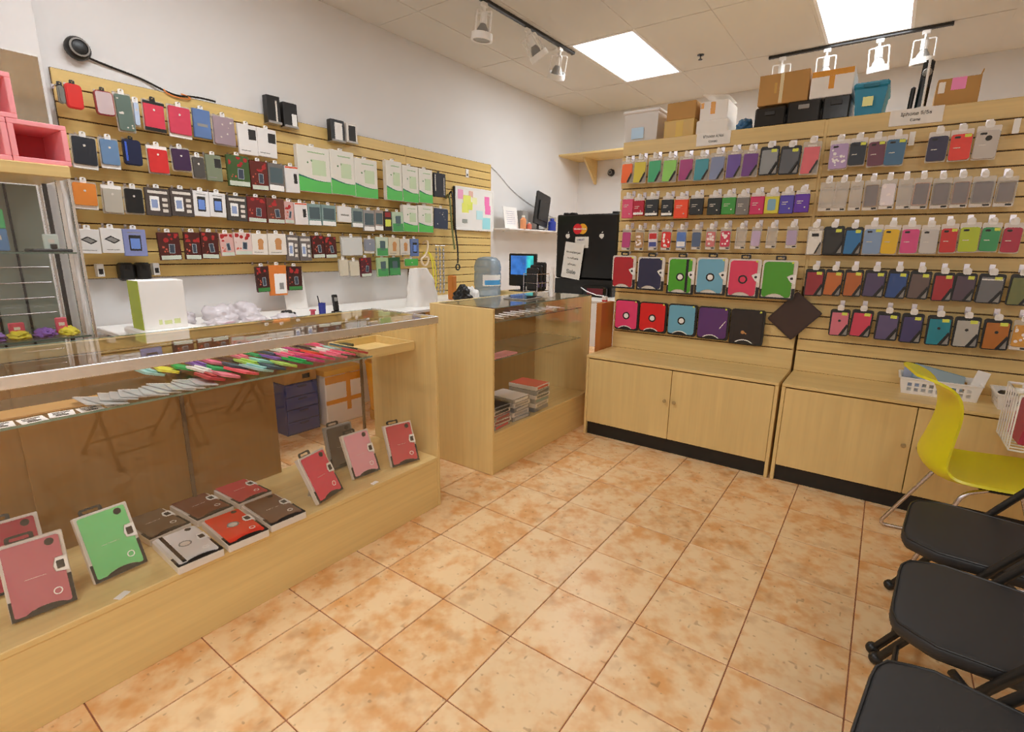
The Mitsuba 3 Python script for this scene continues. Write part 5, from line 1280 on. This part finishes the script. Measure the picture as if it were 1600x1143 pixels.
def cube_shelf(label, y0, y1, z0, z1, x0=-1.42, x1=-1.16, th=.018):
    k = thing('cube_shelf', label, 'shelf', 'pink cube shelves')
    part(k, 'bottom', cb(x0, x1, y0, y1, z0, z0 + th, .002), 'pink_lacquer')
    part(k, 'top', cb(x0, x1, y0, y1, z1 - th, z1, .002), 'pink_lacquer')
    part(k, 'side', cb(x0, x1, y0, y0 + th, z0 + th, z1 - th, .002), 'pink_lacquer')
    part(k, 'side', cb(x0, x1, y1 - th, y1, z0 + th, z1 - th, .002), 'pink_lacquer')
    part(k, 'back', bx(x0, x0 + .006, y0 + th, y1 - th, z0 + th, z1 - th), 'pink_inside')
cube_shelf('pink cube shelf at the right on top of the glass tower', -.735, -.560, 1.6725, 1.825)
cube_shelf('pink cube shelf at the left on top of the glass tower', -.925, -.737, 1.6725, 1.825)
cube_shelf('upper pink cube shelf at the picture edge', -.90, -.70, 1.8255, 1.985)
single('beige_figure', cb(-1.33, -1.25, -.80, -.765, 1.6915, 1.79, .012), col('d8a090'), 'beige pink case inside the left pink cube', 'case')
t = thing('wall_mirror', 'grey mirror panel on the wall column above the pink cubes', 'mirror')
part(t, 'backing', bx(-1.9645, -1.960, -.85, -.415, 1.80, 2.262), 'grey_plastic')
part(t, 'glass', bx(-1.9598, -1.956, -.85, -.415, 1.80, 2.262), 'mirror_glass')

# ------------------------------------------------------------------ storage boxes on top of the display units
ZS = 2.1455
def carton(name, label, x0, x1, y0, y1, z0, z1, m, extra=()):
    k = thing(name, label, 'box', 'storage boxes on top of the units')
    part(k, 'body', cb(x0, x1, y0, y1, z0, z1, .003), m)
    for nm, a, b, c, d, mm in extra:       # strips on the front face, in x and z
        part(k, nm, bx(a, b, y0 - .0012, y0 - .0003, c, d), mm)
    return k
t = thing('lidded_bin', 'grey-white lidded plastic bin at the left end above the units', 'bin', 'storage boxes on top of the units')
part(t, 'bin', trimesh.convex.convex_hull([(x, y, z) for z, g in ((ZS, .012), (2.34, 0)) for x in (-.145 + g, .115 - g) for y in (2.50 + g, 2.86 - g)]), col('c8c4c0', 1.1))
part(t, 'lid', cb(-.155, .125, 2.49, 2.87, 2.3405, 2.366, .008), col('d4d0cc', 1.1))
part(t, 'label', bx(-.085, .01, 2.4995, 2.5012 - .002, 2.17, 2.245), col('a8c4dc', 1.2))
carton('carton', 'tan cardboard box upper of two, beside the lidded bin', .175, .375, 2.50, 2.80, 2.2605, 2.375, 'cardboard')
carton('carton', 'yellowish cardboard box lower of two, beside the lidded bin', .165, .375, 2.49, 2.80, ZS, 2.260, col('c09c4c', 1.1), [('tape', .25, .30, 2.15, 2.25, col('d0ac3c'))])
k = carton('carton', 'white box with yellow tape and open flap', .405, .585, 2.50, 2.75, 2.2305, 2.352, 'white_paper', [('tape', .475, .505, 2.27, 2.345, 'tape_orange'), ('tape', .41, .43, 2.31, 2.345, 'tape_orange')])
part(k, 'flap', move(cb(0, .17, -.12, .12, 0, .004, .001), trimesh.transformations.translation_matrix((.415, 2.62, 2.395)) @ trimesh.transformations.rotation_matrix(math.radians(8), [0, 1, 0])), 'white_paper')
carton('carton', 'plain white box under the open white box', .395, .600, 2.48, 2.78, ZS, 2.230, 'white_paper')
single('blue_bag', at(crumple(0, 0, 0, .045, .07, .085, 61), .68, 2.60, ZS), col('38648c', 1.2), 'crumpled blue bag beside the white boxes above the units', 'bag', smooth=True)
for i, (a, b, z) in enumerate([(.76, .935, 2.262), (.945, 1.125, 2.275), (1.135, 1.275, 2.275)]):
    k = thing('black_case_box', ('leftmost', 'middle', 'rightmost')[i] + ' one of three long black cases under the cartons', 'case', 'storage boxes on top of the units')
    part(k, 'shell', cb(a, b, 2.49, 2.84, ZS, z, .008), 'black_gloss')
    part(k, 'latch', cb((a + b) / 2 - .03, (a + b) / 2 + .03, 2.483, 2.4895, z - .05, z - .025, .002), 'grey_plastic' if i == 1 else 'black_metal')
carton('carton', 'brown cardboard box on the black cases, left one', .765, 1.045, 2.50, 2.82, 2.2755, 2.452, 'cardboard', [('tape', .885, .905, 2.28, 2.448, col('d8c8a0')), ('tape', .855, .870, 2.34, 2.40, col('c8a050'))])
carton('carton', 'white box with orange tape on the black cases', 1.055, 1.275, 2.50, 2.80, 2.2765, 2.425, 'white_paper', [('tape', 1.058, 1.272, 2.392, 2.423, 'tape_orange'), ('tape', 1.150, 1.178, 2.32, 2.391, 'tape_orange')])
t = thing('teal_tote', 'teal plastic tote with a pale yellow note above the units', 'tote', 'storage boxes on top of the units')
part(t, 'bin', trimesh.convex.convex_hull([(x, y, z) for z, g in ((ZS, .014), (2.29, 0)) for x in (1.29 + g, 1.445 - g) for y in (2.49 + g, 2.84 - g)]), col('1c7898', 1.25))
part(t, 'lid', cb(1.282, 1.453, 2.482, 2.848, 2.2905, 2.325, .010), col('1c7898', 1.25))
part(t, 'handle', cb(1.33, 1.405, 2.474, 2.4815, 2.292, 2.312, .003), col('18647c', 1.25))
part(t, 'note', bx(1.335, 1.385, 2.4825, 2.4840, 2.195, 2.245), col('e0e4a0', 1.1))
t = thing('folded_stand', 'folded black stand leaning upright above the right unit', 'stand')
R = trimesh.transformations.translation_matrix((1.605, 2.60, ZS)) @ trimesh.transformations.rotation_matrix(math.radians(2), [0, 1, 0])
part(t, 'frame', move(cb(-.026, .026, -.03, .03, 0, .27, .012), R), 'black_gloss')
part(t, 'arm', move(cb(-.058, -.036, -.02, .02, 0, .14, .006), R), 'black_plastic')
part(t, 'knob', move(at(trimesh.creation.icosphere(subdivisions=2, radius=.022), 0, -.045, .20), R), 'grey_plastic', smooth=True)
t = thing('white_pole', 'thin white pole standing in front of the folded stand', 'pole')
part(t, 'pole', tube([(1.615, 2.50, ZS + .012), (1.615, 2.50, 2.40)], .0065, 10), 'white_plastic', smooth=40)
part(t, 'foot', at(lathe([(0, 0), (.03, 0), (.028, .010), (0, .0115)], 16), 1.615, 2.50, ZS), 'white_plastic', smooth=40)
k = carton('carton', 'tan open box with a bright pink note at the right end', 1.665, 1.845, 2.50, 2.82, ZS, 2.285, 'cardboard', [('note', 1.725, 1.785, 2.225, 2.285, col('ec7cac', 1.3)), ('label', 1.672, 1.70, 2.215, 2.27, 'white_paper')])
part(k, 'flap', move(cb(0, .006, -.15, .15, 0, .028, .001), trimesh.transformations.translation_matrix((1.838, 2.66, 2.286)) @ trimesh.transformations.rotation_matrix(math.radians(14), [0, 1, 0])), 'cardboard')
# signs on the header boards
for lab, x0, x1, l1, l2 in (('white sign for 4/4s cases on the left unit header', .415, .635, 'iPhone 4/4s', 'Cases'), ('white sign for 5/5s cases on the right unit header', 1.478, 1.712, 'Iphone 5/5s', 'Case')):
    k = thing('header_sign', lab, 'sign', 'white signs on the unit headers')
    part(k, 'sheet', cb(x0, x1, 2.4445, 2.4490, 2.062, 2.145, .0005), 'white_paper')
    F = frame((x0, 2.4443, 2.06), (1, 0, 0), (0, 0, 1), (0, -1, 0))
    for s, yy, hh in ((l1, .050, .017), (l2, .020, .014)):
        lt = meshkit.text_mesh(s, hh, .0004, bold=True); lt.apply_translation(((x1 - x0) / 2 - lt.bounds[:, 0].mean(), yy, 0)); part(k, 'lettering', move(lt, F), 'ink')
# empty hooks with tags
for x, z in ((1.595, 1.995), (2.005, 2.01), (2.04, 1.28)):
    M = frame((x, 2.45 - .0615, z), (1, 0, 0), (0, 0, 1), (0, -1, 0))
    k = thing('empty_peg_hook', 'empty peg hook with long white tag, ' + {1.595: 'right of the steel blue case', 2.005: 'at the top right corner', 2.04: 'between the grey and olive cases'}[x], 'hook')
    rod_ = _rod.copy(); rod_.apply_scale((1, 1, .06)); rod_.apply_translation((0, 0, -.03)); part(k, 'rod', move(rod_, M), 'chrome')
    part(k, 'price_tag', move(ext(rr(-.013, -.05, .013, .02, .003), .0005, .002), M), 'white_plastic')
# diamond-hung dark case
t = thing('tablet_case', 'dark brown tablet cover hanging by one corner like a diamond', 'tablet case')
M = frame((1.148, 2.425, .972), (1, 0, 0), (0, 0, 1), (0, -1, 0)) @ trimesh.transformations.rotation_matrix(math.radians(50), [0, 0, 1])
part(t, 'cover', move(ext(rr(-.118, -.098, .118, .098, .008), 0, .014), M), col('382420', 1.1))
part(t, 'edge', move(ext(rr(-.121, -.101, .121, .101, .01).difference(rr(-.112, -.092, .112, .092, .006)), .0142, .016), M), col('2c1c18', 1.1))
k = thing('peg_hook', 'plain peg hook carrying the diamond-hung dark tablet cover', 'hook')
part(k, 'rod', tube([(1.155, 2.4495, 1.13), (1.155, 2.405, 1.13)], .0024, 6), 'chrome')

# ------------------------------------------------------------------ baskets on and before the right unit
def basket(name, label, x0, x1, y0, y1, z0, h, m, slots=7):
    k = thing(name, label, 'basket')
    part(k, 'bottom', bx(x0 + .012, x1 - .012, y0 + .012, y1 - .012, z0, z0 + .004), m)
    def wall(L, M, n):
        g = Polygon([(.012, 0), (L - .012, 0), (L, h), (0, h)])
        for r in range(2):
            for i in range(n):
                a = .03 + (L - .06) * (i + .15) / n; b = .03 + (L - .06) * (i + .75) / n
                g = g.difference(sbox(a, .018 + r * (h - .03) / 2, b, .018 + r * (h - .03) / 2 + (h - .03) * .36))
        part(k, 'wall', move(ext(g, 0, .0025), M), m)
    s, c = math.sin(math.atan2(.012, h)), math.cos(math.atan2(.012, h))
    wall(x1 - x0, frame((x0, y0 + .012, z0), (1, 0, 0), (0, -s, c), (0, -c, -s)), slots)
    wall(x1 - x0, frame((x0, y1 - .012, z0), (1, 0, 0), (0, s, c), (0, -c, s)), slots)
    wall(y1 - y0, frame((x0 + .012, y0, z0), (0, 1, 0), (-s, 0, c), (c, 0, s)), max(3, slots // 2))
    wall(y1 - y0, frame((x1 - .012, y0, z0), (0, 1, 0), (s, 0, c), (c, 0, -s)), max(3, slots // 2))
    rim = ext(rr(x0 - .008, y0 - .008, x1 + .008, y1 + .008, .02).difference(rr(x0 + .002, y0 + .002, x1 - .002, y1 - .002, .014)), z0 + h, z0 + h + .006)
    part(k, 'rim', rim, m)
    return k
basket('plastic_basket', 'white slotted plastic basket on the right unit holding a folder', 1.735, 2.075, 2.20, 2.41, .6155, .085, 'white_plastic', 9)
t = thing('blue_folder', 'grey-blue folder leaning in the white basket', 'folder')
M = trimesh.transformations.translation_matrix((1.90, 2.335, .70)) @ trimesh.transformations.rotation_matrix(math.radians(12), [0, 1, 0]) @ trimesh.transformations.rotation_matrix(math.radians(38), [1, 0, 0])
part(t, 'cover', move(cb(-.115, .115, -.05, .06, 0, .004, .001), M), col('6c8c9c', 1.2))
part(t, 'inner_sheet', move(cb(-.105, .118, -.05, .052, .0045, .0065, .0005), M), col('8ca0a8', 1.2))
single('white_envelope', move(cb(-.02, .035, -.003, .003, 0, .13, .001), trimesh.transformations.translation_matrix((2.045, 2.28, .645)) @ trimesh.transformations.rotation_matrix(math.radians(12), [0, 1, 0])), 'white_paper', 'white envelope sticking up from the right end of the basket', 'envelope')
single('grey_photo_card', at(cb(-.05, .05, -.004, .004, 0, .11, .001), 1.80, 2.388, .6205, 0), col('9ca4b8', 1.2), 'pale blue card upright at the left end of the white basket', 'card')
basket('plastic_basket', 'small white slotted basket at the right end of the cabinet', 2.125, 2.36, 2.12, 2.34, .6155, .075, 'white_plastic', 5)
single('black_charger', at(cb(-.03, .03, -.045, .045, 0, .07, .01), 2.18, 2.23, .6205, 15), 'black_plastic', 'black charger lying in the small white basket', 'charger')
t = thing('wire_basket_stand', 'white wire basket stand full of packs at the right edge', 'basket')
gx0, gx1, gy0, gy1, gz0, gz1 = 2.115, 2.47, 1.62, 1.90, .56, .80
rods = []
for z in (gz0, gz1):
    rods.append(tube([(gx0, gy0, z), (gx1, gy0, z), (gx1, gy1, z), (gx0, gy1, z)], .006 if z == gz1 else .004, 6, True))
for i in range(8):
    x = gx0 + (gx1 - gx0) * i / 7
    for y in (gy0, gy1): rods.append(tube([(x, y, gz0), (x, y, gz1)], .0032, 6))
for i in range(1, 6):
    y = gy0 + (gy1 - gy0) * i / 6
    for x in (gx0, gx1): rods.append(tube([(x, y, gz0), (x, y, gz1)], .0032, 6))
    rods.append(tube([(gx0, y, gz0), (gx1, y, gz0)], .0032, 6))
part(t, 'basket', cat(rods), 'white_plastic', smooth=50)
part(t, 'corner_cap', cb(gx0 - .018, gx0 + .018, gy0 - .018, gy0 + .018, gz1 + .007, gz1 + .03, .008), 'white_plastic')
part(t, 'post', tube([(2.455, 1.76, .03), (2.455, 1.76, gz0 - .005)], .016, 10), 'white_plastic', smooth=50)
part(t, 'foot', at(lathe([(0, 0), (.085, 0), (.08, .012), (.02, .029), (0, .029)], 24), 2.455, 1.76, .001), 'white_plastic', smooth=40)
for i, (hx, nm) in enumerate([('9c2c44', 'dark red'), ('d8d0d4', 'white'), ('c84c74', 'pink'), ('40202c', 'maroon'), ('c8c0c8', 'pale grey'), ('d0406c', 'crimson')]):
    M = trimesh.transformations.translation_matrix((2.155 + .05 * i, 1.75, .60)) @ rotz(rng.uniform(-8, 8)) @ trimesh.transformations.rotation_matrix(math.radians(9), [0, 1, 0])
    k = thing('basket_pack', nm + ' pack standing in the white wire basket stand', 'pack', 'packs in the wire basket stand')
    part(k, 'pack', move(cb(-.012, .012, -.10, .10, -.02, .20, .003), M), col(hx, 1.2))
    part(k, 'stripe', move(bx(.0122, .0128, -.08, .08, .10, .16), M), 'frosted')

# ------------------------------------------------------------------ chairs
def padded_chair(label, cx, cy, deg, z=.445):
    """black folding chair; local +x is the front"""
    t = thing('folding_chair', label, 'chair', 'black padded folding chairs')
    M = rotz(deg); M[:3, 3] = (cx, cy, 0)
    w = .205
    foot = Polygon([(-.22, -w + .02), (.14, -w - .005), (.215, -w + .035), (.225, -w + .08), (.225, w - .08), (.215, w - .035), (.14, w + .005), (-.22, w - .02)]).buffer(.012, quad_segs=4)
    rings = [(-.048, -.018), (-.044, -.006), (-.030, 0), (-.016, 0), (-.006, -.004), (-.0015, -.012), (0, -.024), (.004, -.06)]
    base = np.array(foot.exterior.coords)[:-1]
    from scipy.interpolate import interp1d
    d = np.r_[0, np.cumsum(np.linalg.norm(np.diff(np.vstack([base, base[:1]]), axis=0), axis=1))]
    n = 72
    loop = interp1d(d, np.vstack([base, base[:1]]), axis=0)(np.linspace(0, d[-1], n, endpoint=False))
    cen = loop.mean(0)
    V, F = [], []
    for zz, off in rings:
        s = 1 + off / .2
        V += [(cen[0] + (p[0] - cen[0]) * s, cen[1] + (p[1] - cen[1]) * s, z + zz) for p in loop]
    for j in range(len(rings) - 1):
        for i in range(n):
            a, b = j * n + i, j * n + (i + 1) % n
            F += [(a, b, b + n), (a, b + n, a + n)]
    V += [(cen[0], cen[1], z - .048), (cen[0], cen[1], z + .006)]
    o = len(V) - 2
    for i in range(n): F += [(o, (i + 1) % n, i), (o + 1, (len(rings) - 1) * n + i, (len(rings) - 1) * n + (i + 1) % n)]
    m = trimesh.Trimesh(V, F, process=False)
    if m.volume < 0: m.invert()
    part(t, 'seat', move(m, M), 'vinyl', smooth=50)
    pip = [(cen[0] + (p[0] - cen[0]) * .985, cen[1] + (p[1] - cen[1]) * .985, z - .005) for p in loop[::2]]
    part(t, 'piping', move(tube(pip, .0035, 6, True), M), 'black_plastic', smooth=50)
    for s in (-1, 1):
        part(t, 'front_leg', move(tube(bend([(.245, s * .235, .02), (.02, s * .230, .42), (-.22, s * .225, .80), (-.235, s * .18, .86)], .05), .0125, 8), M), 'black_metal', smooth=50)
        part(t, 'rear_leg', move(tube([(.10, s * .212, .385), (-.26, s * .212, .02)], .011, 8), M), 'black_metal', smooth=50)
        part(t, 'rubber_foot', move(at(trimesh.creation.icosphere(subdivisions=2, radius=.021), .247, s * .235, .0215), M), 'black_plastic', smooth=True)
        part(t, 'rubber_foot', move(at(trimesh.creation.icosphere(subdivisions=2, radius=.019), -.262, s * .212, .0195), M), 'black_plastic', smooth=True)
    part(t, 'cross_rail', move(tube([(.20, -.232, .10), (.20, .232, .10)], .008, 8), M), 'black_metal', smooth=50)
    part(t, 'cross_rail', move(tube([(-.20, -.212, .085), (-.20, .212, .085)], .008, 8), M), 'black_metal', smooth=50)
    b = cb(-.016, .016, -.20, .20, 0, .20, .012)
    B = trimesh.transformations.translation_matrix((-.175, 0, .64)) @ trimesh.transformations.rotation_matrix(math.radians(-32), [0, 1, 0])
    part(t, 'backrest', move(move(b, B), M), 'vinyl_flat')
    part(t, 'top_rail', move(tube([(-.235, -.18, .86), (-.235, .18, .86)], .0125, 8), M), 'black_metal', smooth=50)
padded_chair('black padded folding chair next to the yellow chair', 2.005, .905, 180 - 6)
padded_chair('black padded folding chair in the middle of the row', 1.970, .392, 180 - 5)
padded_chair('black padded folding chair nearest the viewer', 1.905, -.150, 180 - 8)

def yellow_chair():
    t = thing('shell_chair', 'bright yellow curved plastic chair on metal sled legs', 'chair')
    prof = np.array([(-.365, .865), (-.33, .855), (-.285, .833), (-.245, .795), (-.225, .74), (-.222, .68), (-.232, .62), (-.25, .55), (-.265, .49), (-.25, .445), (-.20, .415), (-.11, .41), (0, .418), (.12, .43), (.22, .433), (.27, .42), (.285, .395)])
    hw = np.array([.13, .175, .19, .185, .175, .165, .165, .175, .19, .21, .225, .235, .235, .235, .23, .21, .19])
    curl = np.array([0, .005, .01, .018, .022, .025, .03, .04, .05, .05, .045, .04, .03, .02, .015, .01, 0])
    from scipy.interpolate import CubicSpline
    s = np.linspace(0, 1, len(prof)); ss = np.linspace(0, 1, 44)
    P, Wd, C = CubicSpline(s, prof)(ss), CubicSpline(s, hw)(ss), CubicSpline(s, curl)(ss)
    tg = np.gradient(P, axis=0); tg /= np.linalg.norm(tg, axis=1, keepdims=True)
    nr = np.stack([-tg[:, 1], tg[:, 0]], 1)          # points to the sitter's side
    nv = 21
    G = np.zeros((44, nv, 3))
    for i in range(44):
        for j in range(nv):
            q = -1 + 2 * j / (nv - 1)
            o = C[i] * abs(q) ** 2.4
            G[i, j] = (P[i, 0] + nr[i, 0] * o, q * Wd[i], P[i, 1] + nr[i, 1] * o)
    du, dv = np.gradient(G, axis=0), np.gradient(G, axis=1)
    N = np.cross(du, dv); N /= np.linalg.norm(N, axis=2, keepdims=True) + 1e-12
    th = .0055
    A, B = (G + N * th).reshape(-1, 3), (G - N * th).reshape(-1, 3)
    V = np.vstack([A, B]); F = []
    n0 = 44 * nv
    for i in range(43):
        for j in range(nv - 1):
            a = i * nv + j
            F += [(a, a + nv, a + nv + 1), (a, a + nv + 1, a + 1)]
            F += [(n0 + a, n0 + a + nv + 1, n0 + a + nv), (n0 + a, n0 + a + 1, n0 + a + nv + 1)]
    edge = [i * nv for i in range(44)] + [43 * nv + j for j in range(1, nv)] + [i * nv + nv - 1 for i in range(42, -1, -1)] + [j for j in range(nv - 2, 0, -1)]
    for a, b in zip(edge, edge[1:] + edge[:1]): F += [(a, n0 + a, n0 + b), (a, n0 + b, b)]
    m = trimesh.Trimesh(V, F, process=False); m.fix_normals()
    M = rotz(9); M[:3, 3] = (2.095, 1.635, 0)
    part(t, 'shell', move(m, M), 'yellow_plastic', smooth=50)
    for s_ in (-1, 1):
        part(t, 'sled_leg', move(tube(bend([(-.05, s_ * .13, .402), (-.14, s_ * .17, .385), (-.335 if s_ > 0 else -.27, s_ * .185, .011), (.27, s_ * .185, .011), (.14, s_ * .17, .385), (.05, s_ * .13, .408)], .04), .0085, 8), M), 'chrome', smooth=50)
    part(t, 'seat_plate', move(cb(-.08, .12, -.14, .14, .396, .406, .003), M), 'black_plastic')
mat('yellow_plastic', 'd8d020', 0.3)
yellow_chair()
